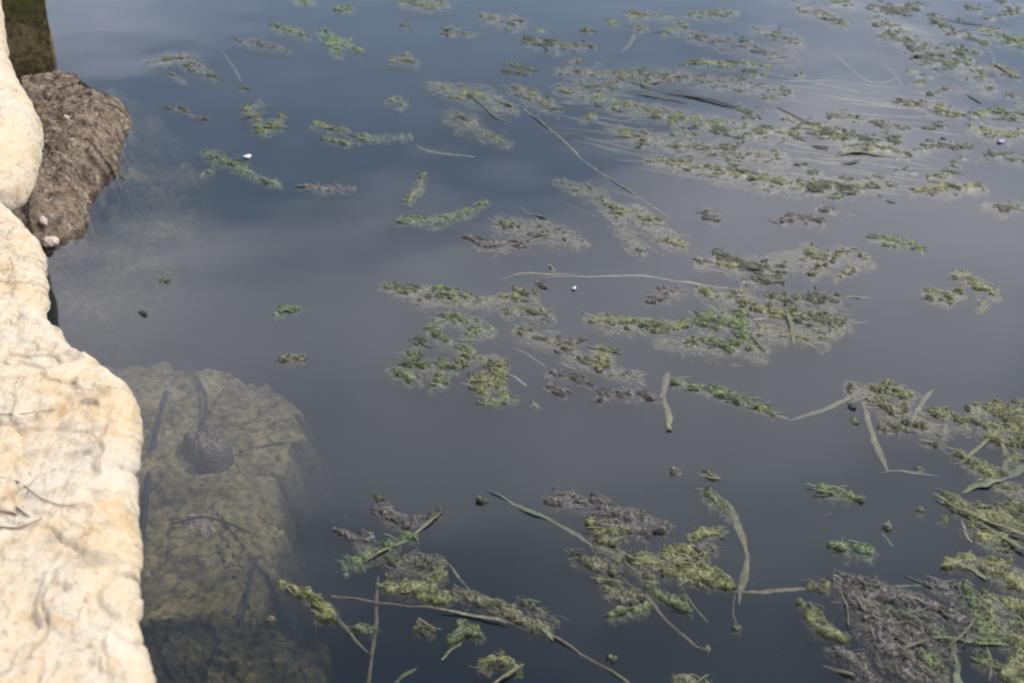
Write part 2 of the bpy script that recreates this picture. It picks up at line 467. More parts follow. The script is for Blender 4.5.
# ------------------------------------------------------------------ rocks built from an outline
def rock(name, outline, z0, H, material, seed, skirt=0.35, drop=0.35, nth=220, nr=70, relief=0.02, fine=0.008, freq=9.0, power=3.0, edge=1.2, angular=0.0):
    """a rock whose foot line (height z0) is the outline, closed; it goes on under that line"""
    P = [W(x, y, z0)[:2] for x, y in outline]
    if angular:
        q_ = np.array(P + [P[0]]); ln = np.concatenate([[0], np.cumsum(np.linalg.norm(np.diff(q_, axis=0), axis=1))])
        w_ = np.linspace(0, ln[-1], nth + 1)[:-1]
        P = np.stack([np.interp(w_, ln, q_[:, k]) for k in (0, 1)], 1)
        P = P + angular * np.stack([facets(P[:, 0] * 16, P[:, 1] * 16, seed + 80), facets(P[:, 0] * 16, P[:, 1] * 16, seed + 90)], 1) + 0.4 * angular * np.stack([pn(P[:, 0] * 60, P[:, 1] * 60, seed + 81), pn(P[:, 0] * 60, P[:, 1] * 60, seed + 82)], 1)
    else:
        P = arc_resample(P + [P[0]], nth + 1)[:-1]
    c = P.mean(0)
    rho = np.concatenate([np.linspace(0.0, 1.0, nr), np.linspace(1.02, 1 + skirt, 24)])
    rows = []
    for q in rho:
        X = c + (P - c) * q
        z = z0 + H * (1 - min(q, 1.0) ** power) if q <= 1 else z0 - drop * ((q - 1) / skirt) ** edge
        rows.append(np.concatenate([X, np.full((nth, 1), z)], 1))
    A = np.stack(rows)
    x, y = A[..., 0], A[..., 1]
    n1 = fbm(x * freq, y * freq, seed, 5, 0.55); n2 = ridge(x * freq * 4, y * freq * 4, seed + 5, 3)
    amp = np.minimum(rho, 1.0)[:, None] * 0 + 1
    A[..., 2] += amp * (relief * n1 + fine * (n2 - 0.5) + relief * 1.3 * facets(x * freq * 1.1, y * freq * 0.9, seed + 30) + relief * 0.6 * facets(x * freq * 3.1, y * freq * 2.6, seed + 34))
    A[..., 0] += relief * 0.6 * pn(x * freq * 1.6 + 7, y * freq * 1.6, seed + 71) * rho[:, None]
    A[..., 1] += relief * 0.6 * pn(x * freq * 1.6 - 3, y * freq * 1.6, seed + 72) * rho[:, None]
    A[0] = A[0].mean(0)
    k = A.shape[0]
    idx = np.arange(k * nth).reshape(k, nth); nx = np.roll(idx, -1, axis=1)
    F = np.stack([idx[:-1].ravel(), idx[1:].ravel(), nx[1:].ravel(), nx[:-1].ravel()], 1)
    faces = [tuple(f) for f in F] + [tuple(idx[-1][::-1])]
    return mesh_obj(name, A.reshape(-1, 3), faces, material)
crusted = rock('crusted_rock', [(20, 92), (38, 83), (58, 80), (80, 84), (94, 94), (101, 101), (108, 100), (129, 120), (123, 138), (115, 152), (111, 170), (103, 184), (90, 195),
                 (85, 208), (80, 226), (66, 238), (50, 246), (25, 250), (-15, 250), (-60, 225), (-75, 170), (-40, 110)], 0.0, 0.075, M['crust'], 7, skirt=0.5, drop=0.22, nth=330, nr=120, relief=0.016, fine=0.006, freq=13, power=8, edge=0.6, angular=0.05)
tag(crusted, 'dark brown mud crusted rock at the water line beside the rounded block', 'rock')

def solid_box_stone(name, cx0, cx1, y, depth, z0, z1, material, seed, yaw=0.0):
    n = 40
    rows = []
    def face(fn):
        u, v = np.meshgrid(np.linspace(0, 1, n), np.linspace(0, 1, n))
        return fn(u, v)
    V, F = [], []
    parts = [lambda u, v: (cx0 + (cx1 - cx0) * u, y + 0 * u, z0 + (z1 - z0) * v), lambda u, v: (cx1 + 0 * u, y + depth * u, z0 + (z1 - z0) * v),
             lambda u, v: (cx1 + (cx0 - cx1) * u, y + depth + 0 * u, z0 + (z1 - z0) * v), lambda u, v: (cx0 + 0 * u, y + depth * (1 - u), z0 + (z1 - z0) * v),
             lambda u, v: (cx0 + (cx1 - cx0) * u, y + depth * v, z1 + 0 * u)]
    for p in parts:
        X, Y, Z = face(p)
        # rounded, uneven arrises
        dx = 0.012 * fbm(X * 9 + Z * 7, Y * 9 + Z * 6, seed, 4); dy = 0.015 * fbm(X * 9 - Z * 8, Y * 9 + Z * 5, seed + 3, 4)
        b = len(V) and sum(len(q) for q in V)
        X, Y, Z = X + dx - cx1, Y + dy - y, Z + 0.5 * dx
        ca, sa = math.cos(-yaw), math.sin(-yaw)
        X, Y = cx1 + X * ca - Y * sa, y + X * sa + Y * ca
        V.append(np.stack([X.ravel(), Y.ravel(), Z.ravel()], 1))
        i = np.arange(n * n).reshape(n, n) + b
        F.append(np.stack([i[:-1, :-1].ravel(), i[:-1, 1:].ravel(), i[1:, 1:].ravel(), i[1:, :-1].ravel()], 1))
    return mesh_obj(name, np.concatenate(V), np.concatenate(F), material)
pc = W(57, 79)
pier = solid_box_stone('mossy_pier', pc[0] - 0.75, pc[0], pc[1], 0.6, -0.7, 0.44, M['pier'], 3, math.atan2(pc[0], pc[1]))
tag(pier, 'brown mossy stone pier rising from the water behind the crusted rock', 'pier')

slab = rock('sunken_slab', [(95, 366), (130, 365), (180, 369), (232, 379), (285, 395), (300, 412), (298, 445), (278, 480), (282, 530), (268, 575), (252, 612), (215, 630), (150, 630), (90, 610), (70, 480)],
            -0.068, 0.012, M['slab'], 19, skirt=0.42, drop=0.40, relief=0.013, fine=0.006, freq=8, power=2, angular=0.035)
tag(slab, 'large pale silted slab lying under water beside the near block', 'slab')
shelf = rock('sunken_shelf', [(60, 95), (110, 92), (150, 112), (182, 150), (198, 195), (180, 240), (140, 280), (95, 305), (55, 300), (30, 250)], -0.10, 0.02, M['slab'], 59, skirt=0.6, drop=0.25, relief=0.03, fine=0.008, freq=7, power=2)
tag(shelf, 'murky olive rock shelf sunk around the crusted rock', 'rock')
weedrock = rock('sunken_rock', [(140, 622), (200, 618), (262, 622), (318, 640), (325, 680), (310, 740), (200, 760), (140, 720)], -0.06, 0.02, M['weedrock'], 29, skirt=0.3, drop=0.3, relief=0.022, fine=0.014, freq=10, power=2)
tag(weedrock, 'dark weed grown rock under water along the bottom edge', 'rock')
boulder = rock('sunken_boulder', [(180, 452), (190, 440), (208, 437), (228, 446), (233, 462), (222, 474), (200, 473), (186, 464)], -0.06, 0.042, M['boulder'], 31, skirt=0.25, drop=0.08, nth=90, nr=26, relief=0.012, fine=0.006, freq=30, power=4)
tag(boulder, 'small dark rounded boulder resting on the sunken slab', 'boulder')
cobble = rock('sunken_cobble', [(172, 530), (182, 520), (205, 519), (222, 526), (222, 538), (205, 546), (185, 545)], -0.07, 0.025, M['cobble'], 37, skirt=0.2, drop=0.04, nth=70, nr=20, relief=0.006, fine=0.002, freq=25, power=2)
tag(cobble, 'pale pinkish cobble resting on the sunken slab', 'cobble')

def bvh_of(*objs):
    V, F = [], []
    for o in objs:
        b = len(V)
        V += [o.matrix_basis @ v.co for v in o.data.vertices]
        F += [[b + i for i in p.vertices] for p in o.data.polygons]
    return BVHTree.FromPolygons(V, F)
bv_wall = bvh_of(near, far)
bv_rock = bvh_of(crusted)
def hit(b, px, py):
    h = b.ray_cast(Vector((0, 0, CAM_H)), Vector(ray(px, py)).normalized())
    return np.array(h[0]) if h[0] is not None else np.array(W(px, py, 0.05))

def pebble(name, px, py, a, b_, yaw, material, seed, label, cat='pebble', group=None):
    c = hit(bv_rock, px, py); s = scale_at(px, py)
    n = 18
    V = []; F = []
    th = np.linspace(0, 2 * math.pi, 2 * n, endpoint=False); ph = np.linspace(-math.pi / 2, math.pi / 2, n)
    T, Pp = np.meshgrid(th, ph)
    d = np.stack([np.cos(T) * np.cos(Pp), np.sin(T) * np.cos(Pp), np.sin(Pp)], -1)
    q = 1 + 0.28 * pn(d[..., 0] * 1.7 + d[..., 2] + seed, d[..., 1] * 1.7, seed) + 0.12 * pn(d[..., 0] * 4 + d[..., 2] * 3, d[..., 1] * 4, seed + 2)
    d = d * q[..., None] * np.array([a * s, b_ * s, min(a, b_) * s * 0.8]) * 0.78
    ca, sa = math.cos(yaw), math.sin(yaw)
    X = d[..., 0] * ca - d[..., 1] * sa; Y = d[..., 0] * sa + d[..., 1] * ca
    V = np.stack([X + c[0], Y + c[1], d[..., 2] + c[2] + 0.004], -1).reshape(-1, 3)
    m = 2 * n
    idx = np.arange(n * m).reshape(n, m); nx = np.roll(idx, -1, axis=1)
    F = np.stack([idx[:-1].ravel(), nx[:-1].ravel(), nx[1:].ravel(), idx[1:].ravel()], 1)
    o = mesh_obj(name, V, F, material)
    return recentre(tag(o, label, cat, group))
pebble('pebble', 43, 222, 5, 13, 0.5, M['pebble'], 3, 'slim pale pink pebble lying on the crusted rock', group='pebbles on the crusted rock')
pebble('pebble', 50, 244, 11, 9, 0.2, M['pebble'], 8, 'broad pinkish pebble at the lower tip of the crusted rock', group='pebbles on the crusted rock')
pebble('pebble', 9, 193, 9, 13, 0.3, M['pebble'], 14, 'pinkish pebble wedged between the ledge and the rounded block', group='pebbles on the crusted rock')
pebble('pebble', 66, 119, 4, 5, 0.3, M['cobble'], 17, 'tiny cream pebble high on the crusted rock', group='pebbles on the crusted rock')

# ------------------------------------------------------------------ floating algae mats
def mat(label, kind, strokes, up=0.0, amp=1.0, wob=0.5, aniso=-20, seed=None, cell=None, group='floating algae mats', name='algae_mat', lumpf=1.0, streak=False):
    """strokes: polylines of (x, y, half width); a lumpy raft part above and part below the water line"""
    mat.n += 1
    seed = seed or mat.n * 7 + 3
    xs = [p[0] for s in strokes for p in s]; ys = [p[1] for s in strokes for p in s]; rs = [p[2] for s in strokes for p in s]
    pad = max(rs) * 1.6 + 2
    x0, x1, y0, y1 = min(xs) - pad, max(xs) + pad, min(ys) - pad, max(ys) + pad
    cs = [W(x0, y0), W(x1, y0), W(x0, y1), W(x1, y1)]
    sc = scale_at(sum(xs) / len(xs), sum(ys) / len(ys))
    cell = cell or max(0.0019, sc * 1.0)
    X, Y = np.meshgrid(np.arange(min(c[0] for c in cs), max(c[0] for c in cs), cell), np.arange(min(c[1] for c in cs), max(c[1] for c in cs), cell * 1.25))
    if X.shape[0] < 4 or X.shape[1] < 4: return None
    PX, PY = proj(X, Y, 0.0)
    f = np.full(X.shape, -9.0)
    for s in strokes:
        if len(s) == 1: s = [s[0], (s[0][0] + 0.5, s[0][1], s[0][2])]
        for (ax, ay, ar), (bx_, by_, br) in zip(s[:-1], s[1:]):
            dx, dy = bx_ - ax, by_ - ay
            t = np.clip(((PX - ax) * dx + (PY - ay) * dy) / (dx * dx + dy * dy + 1e-6), 0, 1)
            ddx, ddy = PX - ax - dx * t, PY - ay - dy * t
            r = ar + (br - ar) * t
            f = np.maximum(f, 1 - np.hypot(ddx, ddy * 1.15) / r)
    ca, sa = math.cos(R(aniso)), math.sin(R(aniso))
    U, Vv = X * ca + Y * sa, -X * sa + Y * ca
    if streak:
        n0 = fbm(U * 7, Vv * 42, seed, 4, 0.6); n0b = fbm(U * 22, Vv * 130, seed + 4, 3, 0.6)
    else:
        n0 = fbm(U * 15, Vv * 24, seed, 4, 0.6); n0b = fbm(U * 52, Vv * 85, seed + 4, 3, 0.6)
    g = f + 0.23 + wob * (0.9 * n0 + 0.75 * n0b)
    keep = g > 0.02
    wx = 0.8 * fbm(U * 18, Vv * 26, seed + 50, 2)
    q = (96.0 if min(ys) > 430 else 78.0) * lumpf
    rd = np.clip(ridge(U * q * 0.17 + wx, Vv * q * 0.95 + 2.6 * wx, seed + 11, 3, 0.55), 0, 1)
    n2 = fbm(U * 42 * lumpf + wx, Vv * 240 * lumpf + 3 * wx, seed + 15, 3, 0.6)
    big = fbm(U * 22, Vv * 46, seed + 19, 4, 0.6)
    my = sum(ys) / len(ys)
    far_ = float(np.clip((430 - my) / 250.0, 0, 1))
    thr = 0.86 - 0.12 * up + 0.16 * far_ - (0.10 if kind == 'dark' else 0.0)
    amp = amp * (0.86 - 0.36 * far_)
    core = sstep(thr - 0.15, thr + 0.15, g + 1.05 * big + 0.16 * n2)
    film_h = -0.0045 - 0.006 * (1 - sstep(0.0, 0.5, g)) + 0.0025 * n0
    core_h = amp * (-0.0003 + 0.0105 * (rd ** 2 - 0.28) + 0.0034 * n2 + 0.006 * np.clip(big, -0.3, 0.5))
    h = film_h + (core_h - film_h) * core
    lump = np.clip(core * (0.75 + 0.5 * n2), 0, 1)
    kc = keep[:-1, :-1] & keep[1:, :-1] & keep[:-1, 1:] & keep[1:, 1:]
    if kc.sum() < 4: return None
    idx = np.arange(X.size).reshape(X.shape)
    F = np.stack([idx[:-1, :-1][kc], idx[:-1, 1:][kc], idx[1:, 1:][kc], idx[1:, :-1][kc]], 1)
    used = np.unique(F)
    remap = np.full(X.size, -1); remap[used] = np.arange(len(used))
    F = remap[F]
    jx = cell * 0.35 * pn(X * 300, Y * 300, seed + 90); jy = cell * 0.35 * pn(X * 300 + 9, Y * 300, seed + 91)
    V = np.stack([(X + jx).ravel(), (Y + jy).ravel(), h.ravel()], 1)[used]
    L = lump.ravel()[used]; Ed = np.clip(g.ravel()[used], 0, 1)
    # a thin underside so the raft is a solid film
    nv = len(V)
    Vb = V.copy(); Vb[:, 2] = np.minimum(V[:, 2] - 0.004, -0.009)
    ed = np.concatenate([F[:, [0, 1]], F[:, [1, 2]], F[:, [2, 3]], F[:, [3, 0]]])
    key = np.sort(ed, 1); _, inv, cnt = np.unique(key[:, 0] * nv + key[:, 1], return_inverse=True, return_counts=True)
    be = ed[cnt[inv] == 1]
    side = np.stack([be[:, 1], be[:, 0], be[:, 0] + nv, be[:, 1] + nv], 1)
    Fall = np.concatenate([F, F[:, ::-1] + nv, side])
    o = mesh_obj(name, np.concatenate([V, Vb]), Fall, M[kind], attrs={'lump': np.concatenate([L, L]), 'edge': np.concatenate([Ed, Ed])})
    mat.tris += 2 * len(Fall)
    tag(o, label, 'algae', group)
    if name == 'algae_mat': strands(o, X, Y, g, h, sc, aniso, kind, seed)
    if name == 'algae_mat': LAND.append((label, sum(xs) / len(xs), sum(ys) / len(ys)))
    return recentre(o)
mat.n = 0; mat.tris = 0
def strands(o, X, Y, g, h, sc, aniso, kind, seed):
    """fine threads and leaf shreds caught in a raft, too thin to pick apart: one part of it"""
    rg = np.random.default_rng(seed)
    ok = np.argwhere(g > 0.38)
    if len(ok) < 30: return
    n = int(min(110, max(8, len(ok) * 0.016)))
    V, F = [], []
    for (i, j) in ok[rg.integers(0, len(ok), n)]:
        c = np.array([X[i, j], Y[i, j], 0.0]); L = sc * rg.uniform(6, 24); w = sc * rg.uniform(0.4, 1.1)
        a0 = R(aniso + rg.normal(0, 26)); bend = rg.normal(0, 0.7); z0 = max(h[i, j], -0.003) + rg.uniform(-0.001, 0.0028)
        m = 6; b = len(V)
        p = c - 0.5 * L * np.array([math.cos(a0), math.sin(a0), 0]); dz = rg.normal(0, 0.0012)
        for k in range(m):
            t_ = k / (m - 1); a = a0 + bend * (t_ - 0.5)
            q = w * (0.35 + 0.65 * math.sin(math.pi * (0.12 + 0.8 * t_))); sx, sy = -math.sin(a) * q, math.cos(a) * q
            z = z0 + dz * (t_ - 0.5) * 2 + 0.0012 * math.sin(5 * t_ + a0 * 9)
            V += [(p[0] + sx, p[1] + sy, z), (p[0] - sx, p[1] - sy, z), (p[0], p[1], z - 0.6 * q)]
            p = p + L / (m - 1) * np.array([math.cos(a), math.sin(a), 0])
        for k in range(m - 1):
            e = b + 3 * k
            F += [(e, e + 1, e + 4, e + 3), (e + 1, e + 2, e + 5, e + 4), (e + 2, e, e + 3, e + 5)]
        F += [(b, b + 2, b + 1), (b + 3 * m - 3, b + 3 * m - 2, b + 3 * m - 1)]
    mk = {'green': 'b_green', 'bright': 'b_green', 'olive': 'b_olive', 'purple': 'b_brown', 'mixed': 'b_olive', 'dark': 'b_dark'}[kind]
    st_ = mesh_obj('strands', V, F, M[mk if seed % 3 else 'b_dark'], parent=o, smooth=False)
    st_['kind'] = 'stuff'
LAND = []
taken = set()
def beside(what, x, y):
    """a label that places a small thing by the nearest mat"""
    best = None
    for lab, lx, ly in sorted(LAND, key=lambda q: math.hypot(q[1] - x, (q[2] - y) * 1.6)):
        dx, dy = x - lx, y - ly
        side = ('right of' if dx > 0 else 'left of') if abs(dx) > abs(dy) * 1.6 else ('below' if dy > 0 else 'above')
        l = what + ' ' + side + ' the ' + lab
        if len(l.replace(',', ' ').split()) > 16: continue
        best = best or l
        if l not in taken:
            taken.add(l); return l
        if math.hypot(dx, dy) > 130: break
    return best

# ------------------------------------------------------------------ reed blades and stems
def blade(label, pts, w, kind='b_olive', z=-0.003, dz=0.0, name='drifting_reed', cat='reed', group='floating reed blades', arch=0.07, tip=(0.35, 0.22), seed=None, wave=0.0032, thick=0.0007):
    """a long leaf with a shallow fold, thickness and tapering ends; w = full width in view units at mid length"""
    blade.n += 1
    seed = seed or blade.n * 13
    n = max(10, 6 * len(pts), int(sum(math.dist(a[:2], b[:2]) for a, b in zip(pts[:-1], pts[1:])) / 2.5))
    zz = [(p[2] * 0.001 if len(p) > 2 else 0.0) for p in pts]
    P = arc_resample([W(p[0], p[1], z + q)[:3] for p, q in zip(pts, zz)], n)
    mid_ = pts[len(pts) // 2]
    P[:, 2] -= 0.0012
    hw = 0.37 * w * scale_at(mid_[0], mid_[1])
    T = np.gradient(P, axis=0); T /= np.linalg.norm(T, axis=1, keepdims=True)
    S = np.stack([T[:, 1], -T[:, 0], np.zeros(n)], 1); S /= np.linalg.norm(S, axis=1, keepdims=True) + 1e-9
    s = np.linspace(0, 1, n)
    prof = np.clip(np.minimum((s + 0.02) / max(tip[0], 1e-3), (1.02 - s) / max(tip[1], 1e-3)), 0.08, 1) ** 0.7
    prof = prof * (1 + 0.30 * pn(s * n / 9, s * 0 + 0.37, seed) + 0.35 * pn(s * n / 2.6, s * 0 + 0.71, seed + 1))
    P[:, :2] += S[:, :2] * (hw * (0.9 * pn(s * n / 12, s * 0 + 0.21, seed + 2) + 0.5 * pn(s * n / 4, s * 0 + 0.53, seed + 3)))[:, None]
    # widths lie on the water, seen foreshortened: even the look of blades running across and away
    prof = prof * (0.45 + 0.55 * np.abs(np.cos(1.3 * pn(s * n / 20, s * 0 + 2.9, seed + 6) * 3.2)))
    P[:, 2] += wave * 2.5 * pn(s * n / 14, s * 0 + 3.3, seed + 5) + dz
    tw = 0.5 * pn(s * n / 16, s * 0 + 1.7, seed + 8)
    rows = []
    for a, up in ((-1, 0.0), (-0.5, 0.6), (0, 1.0), (0.5, 0.6), (1, 0.0)):
        Q = P + S * (a * hw * prof)[:, None]
        Q[:, 2] += hw * arch * up * prof + a * hw * tw * 0.35
        rows.append(Q)
    for a, up in ((1, 0.0), (0, 1.0), (-1, 0.0)):
        Q = P + S * (a * hw * prof * 0.97)[:, None]
        Q[:, 2] += hw * arch * up * prof * 0.6 + a * hw * tw * 0.35 - thick
        rows.append(Q)
    A = np.stack(rows, 1)                       # n, 8, 3
    k = A.shape[1]
    idx = np.arange(n * k).reshape(n, k); nx = np.roll(idx, -1, axis=1)
    F = np.stack([idx[:-1].ravel(), idx[1:].ravel(), nx[1:].ravel(), nx[:-1].ravel()], 1)
    faces = [tuple(f) for f in F] + [tuple(idx[0]), tuple(idx[-1][::-1])]
    o = mesh_obj(name, A.reshape(-1, 3), faces, M[kind])
    tag(o, label, cat, group)
    return recentre(o)
blade.n = 0

def tube(label, P, r, kind, name='twig', cat='twig', group=None, taper=0.5):
    P = arc_resample(P, max(12, 8 * len(P)))
    n = len(P); k = 7
    T = np.gradient(P, axis=0); T /= np.linalg.norm(T, axis=1, keepdims=True)
    up = np.array([0.1, 0.05, 1.0])
    S = np.cross(T, up); S /= np.linalg.norm(S, axis=1, keepdims=True)
    B = np.cross(S, T)
    s = np.linspace(0, 1, n)
    rr = r * (1 - taper * s) * (1 + 0.12 * pn(s * 15, s * 0, 5))
    A = np.stack([P + (S * math.cos(a) + B * math.sin(a)) * rr[:, None] for a in np.linspace(0, 2 * math.pi, k, endpoint=False)], 1)
    idx = np.arange(n * k).reshape(n, k); nx = np.roll(idx, -1, axis=1)
    F = np.stack([idx[:-1].ravel(), idx[1:].ravel(), nx[1:].ravel(), nx[:-1].ravel()], 1)
    o = mesh_obj(name, A.reshape(-1, 3), [tuple(f) for f in F] + [tuple(idx[0]), tuple(idx[-1][::-1])], M[kind])
    tag(o, label, cat, group)
    return recentre(o)
# ------------------------------------------------------------------ things on the near block
G_TW = 'twigs on the near block'
def on_wall(pts, lift=0.002):
    return [hit(bv_wall, x, y) + np.array([0, 0, lift]) for x, y in pts]
tube('thin curved brown twig on the near block, the longest', on_wall([(-6, 478), (18, 483), (38, 498), (58, 506), (78, 507)]), 0.0011, 'twig', group=G_TW)
tube('forked brown twig lying below the longest twig', on_wall([(-6, 512), (10, 514), (16, 516)]), 0.0018, 'twig', group=G_TW, taper=0.2)
tube('pale reddish twig lowest on the near block', on_wall([(-6, 528), (20, 529), (42, 520)]), 0.0012, 'twig', group=G_TW)
tube('short dark splinter in a crevice of the near block', on_wall([(17, 509), (24, 515), (30, 518)]), 0.0016, 'b_dark', group=G_TW, taper=0.6)
tube('fine straight twig across the near block high up', on_wall([(-6, 416), (25, 415), (56, 411)]), 0.0008, 'twig', group=G_TW)
h0 = hit(bv_wall, 2, 457)
tag(recentre(tube('x', [h0 + np.array([-0.006, 0, 0.002]), h0 + np.array([0, 0.003, 0.004]), h0 + np.array([0.006, 0.004, 0.002])], 0.004, 'rust', name='orange_flake')), 'small rust orange flake on the near block', 'flake')

# ------------------------------------------------------------------ sunken sticks beside the wall
G_ST = 'sunken sticks by the wall'
def sunk(label, pts, r, z0, z1, kind='b_teal', group=G_ST):
    n = len(pts)
    tube(label, [np.array(W(x, y, z0 + (z1 - z0) * i / (n - 1))) for i, (x, y) in enumerate(pts)], r, kind, name='sunken_stick', cat='stick', group=group, taper=0.25)
sunk('thick dark teal stick sunk along the near block', [(137, 640), (140, 560), (147, 490), (156, 430), (166, 392)], 0.006, -0.05, -0.055)
sunk('thin teal stick sunk across the slab top edge', [(186, 362), (200, 384), (206, 402), (203, 425)], 0.004, -0.05, -0.05)
sunk('teal stick sunk near the lower end of the slab', [(238, 640), (246, 600), (256, 560)], 0.0032, -0.05, -0.055)
sunk('curved dark twig sunk over the pale cobble', [(172, 524), (200, 517), (225, 522), (250, 533)], 0.0022, -0.038, -0.038, 'b_dark')

# ------------------------------------------------------------------ algae mats, upper left
A = mat
A('faint film of scum with small lumps near the pier', 'mixed', [[(150, 62, 4), (180, 58, 9), (205, 70, 8), (214, 78, 4)], [(172, 74, 4), (182, 80, 4)]], up=-1.5)
A('thin dark algae strip alone above the bright green mat', 'dark', [[(168, 107, 4), (181, 107, 5), (192, 114, 3), (207, 119, 3)]])
A('bright green mat with a white petal beside it', 'bright', [[(206, 153, 7), (222, 158, 9), (238, 166, 8), (256, 176, 7), (278, 183, 5)], [(200, 174, 3), (212, 168, 5)]], up=1)
A('tall pale patch under the white film, upper left', 'green', [[(246, 108, 6), (255, 118, 8), (262, 128, 9), (276, 124, 9), (281, 116, 6)], [(250, 106, 5), (262, 103, 4)]], up=1)
A('pale purplish film by the top left edge', 'purple', [[(238, 40, 5), (262, 43, 8), (280, 47, 5)]], up=-1)
A('green patch second from the pier at the top', 'green', [[(274, 26, 6), (290, 29, 7), (308, 35, 5)]], up=1)
A('bright triangular green mat with ribbed blades', 'bright', [[(322, 33, 6), (332, 44, 9), (338, 54, 6)], [(325, 36, 8), (345, 43, 8), (361, 51, 4)]], up=2, aniso=-35)
A('tiny clump at the top edge near the centre left', 'green', [[(296, 1, 5), (312, 1, 5)]])
A('small clump just below the top edge', 'green', [[(336, 7, 5), (350, 8, 5)]], up=1)
A('small pale brown patch with lumps right of the triangle', 'mixed', [[(394, 60, 6), (406, 58, 8), (416, 62, 5)]], up=1)
A('small ring shaped clump with open middle', 'green', [[(386, 101, 4), (397, 97, 5), (404, 103, 5), (398, 108, 3)]], up=0.5)
A('green patch with dark top left of the pale streak', 'green', [[(316, 124, 7), (328, 127, 7), (346, 130, 5)], [(325, 138, 4), (350, 140, 5)]], up=1)
A('long pale streak ending in a dark bud', 'bright', [[(345, 144, 4), (362, 136, 5), (385, 136, 6), (410, 135, 4)]], up=-2)
A('purple and green spindle patch alone in open water', 'purple', [[(306, 186, 5), (322, 189, 7), (336, 187, 6), (354, 187, 4)]], up=1)
A('upright pale patch above the long jagged mat', 'olive', [[(424, 172, 4), (418, 186, 7), (409, 198, 6)]], up=-0.5)
A('long jagged green mat slanting upward', 'green', [[(396, 222, 4), (418, 219, 6), (436, 221, 8), (454, 214, 6), (474, 208, 5), (486, 202, 4)]], up=1.5, aniso=10)
A('pale drift of film under the folded dark blade', 'olive', [[(432, 84, 8), (458, 92, 12), (486, 96, 13), (510, 108, 10)]], up=-3)
A('pale cloudy film below the folded blade', 'olive', [[(452, 116, 10), (468, 122, 13), (486, 134, 9), (508, 142, 7)]], up=-2.5)
A('loose green lumps at the top edge, centre', 'green', [[(402, 2, 7), (424, 5, 9), (444, 3, 7)]], up=-0.5)
A('pale spread of lumps right of the centre top', 'mixed', [[(484, 16, 7), (502, 20, 9), (520, 22, 8)]], up=0)
A('grey purple mat with a long flat top', 'purple', [[(466, 236, 5), (480, 242, 7), (498, 245, 8), (522, 242, 7)]], up=1.5)
A('broad pale film right of the grey purple mat', 'mixed', [[(500, 222, 12), (530, 228, 14), (558, 232, 15), (582, 240, 9)]], up=-2.0)

# ------------------------------------------------------------------ algae mats, upper centre and right
A('cluster of dark lumps with a pointed tail', 'dark', [[(528, 40, 7), (548, 44, 8), (566, 46, 6), (594, 46, 4)], [(556, 52, 4), (566, 47, 5)]], up=1)
A('dark slanting pair of lumps under the pointed tail', 'dark', [[(508, 62, 4), (518, 68, 5), (530, 70, 4)], [(506, 70, 3), (520, 74, 3)]], up=2)
A('pale drift along the left of the long dark stick', 'mixed', [[(516, 88, 9), (540, 102, 11), (556, 108, 7)]], up=-1)
A('row of small dark lumps, pale pink film behind', 'mixed', [[(578, 82, 7), (600, 86, 8), (625, 84, 7), (660, 80, 6)]], up=0)
A('yellow green lump at the top edge', 'olive', [[(632, 15, 7), (646, 16, 6)]], up=1.5)
A('twin dark lumps right of the yellow green lump', 'green', [[(656, 14, 5), (674, 18, 4)], [(664, 32, 5), (684, 26, 6)]], up=0.5)
A('flat spindle patch under the top edge', 'green', [[(692, 15, 5), (712, 14, 7), (736, 13, 5)]], up=1)
A('row of green lumps above the dark stick', 'green', [[(684, 63, 5), (706, 63, 6), (730, 64, 6), (752, 63, 6)]], up=1)
A('dark lump pair below the end of the dark stick', 'dark', [[(716, 128, 5), (732, 134, 6), (744, 138, 5)], [(722, 146, 5), (738, 146, 4)]], up=2)
A('dark lumps capping the end of the dark stick', 'dark', [[(738, 105, 5), (746, 115, 6), (760, 118, 4)]], up=1.5)
A('green patch with a dark keel in the streaked drift', 'green', [[(728, 160, 5), (738, 167, 7), (750, 176, 5)]], up=1)
A('wide pale film with stem end across it', 'olive', [[(612, 206, 8), (636, 212, 11), (652, 226, 13), (668, 238, 12), (684, 244, 7)]], up=-1)
A('small purple pink clump alone in the centre', 'purple', [[(706, 213, 5), (714, 219, 6)]], up=1.5)
A('pale film patch by the top edge, right of centre', 'mixed', [[(756, 30, 8), (776, 34, 11), (798, 42, 9)]], up=-0.5)
A('loose mottled lumps at the top edge', 'mixed', [[(800, 8, 8), (824, 14, 9), (846, 24, 5)], [(832, 2, 5), (852, 4, 7)]], up=0)
A('scattered pale and dark lumps with a twig across', 'dark', [[(892, 36, 7), (905, 44, 8), (922, 58, 8), (938, 70, 6)], [(930, 16, 6), (950, 30, 7), (968, 36, 8), (984, 44, 6)]], up=-0.2)
A('dark lump above the twig at the top right', 'dark', [[(968, 7, 5), (978, 9, 6)], [(1002, 4, 5), (1020, 10, 5)]], up=1)
A('slanting olive patch near the upper right corner', 'olive', [[(994, 64, 5), (1006, 71, 6), (1020, 77, 4)]], up=1)
A('long green mat at the upper right edge', 'green', [[(972, 116, 5), (988, 112, 7), (1004, 112, 7), (1028, 116, 8)]], up=1.5)
A('pale spread with red brown dots above the blades', 'mixed', [[(832, 116, 8), (856, 119, 8), (884, 122, 7), (908, 128, 5)]], up=-0.5)
A('dark drift of lumps over the crossed blades', 'dark', [[(824, 130, 6), (846, 135, 7), (872, 138, 7), (898, 140, 6)]], up=0.2)
A('thick black green bud with a long tail', 'dark', [[(928, 140, 3), (944, 143, 4), (962, 147, 6), (972, 148, 3)]], up=3)
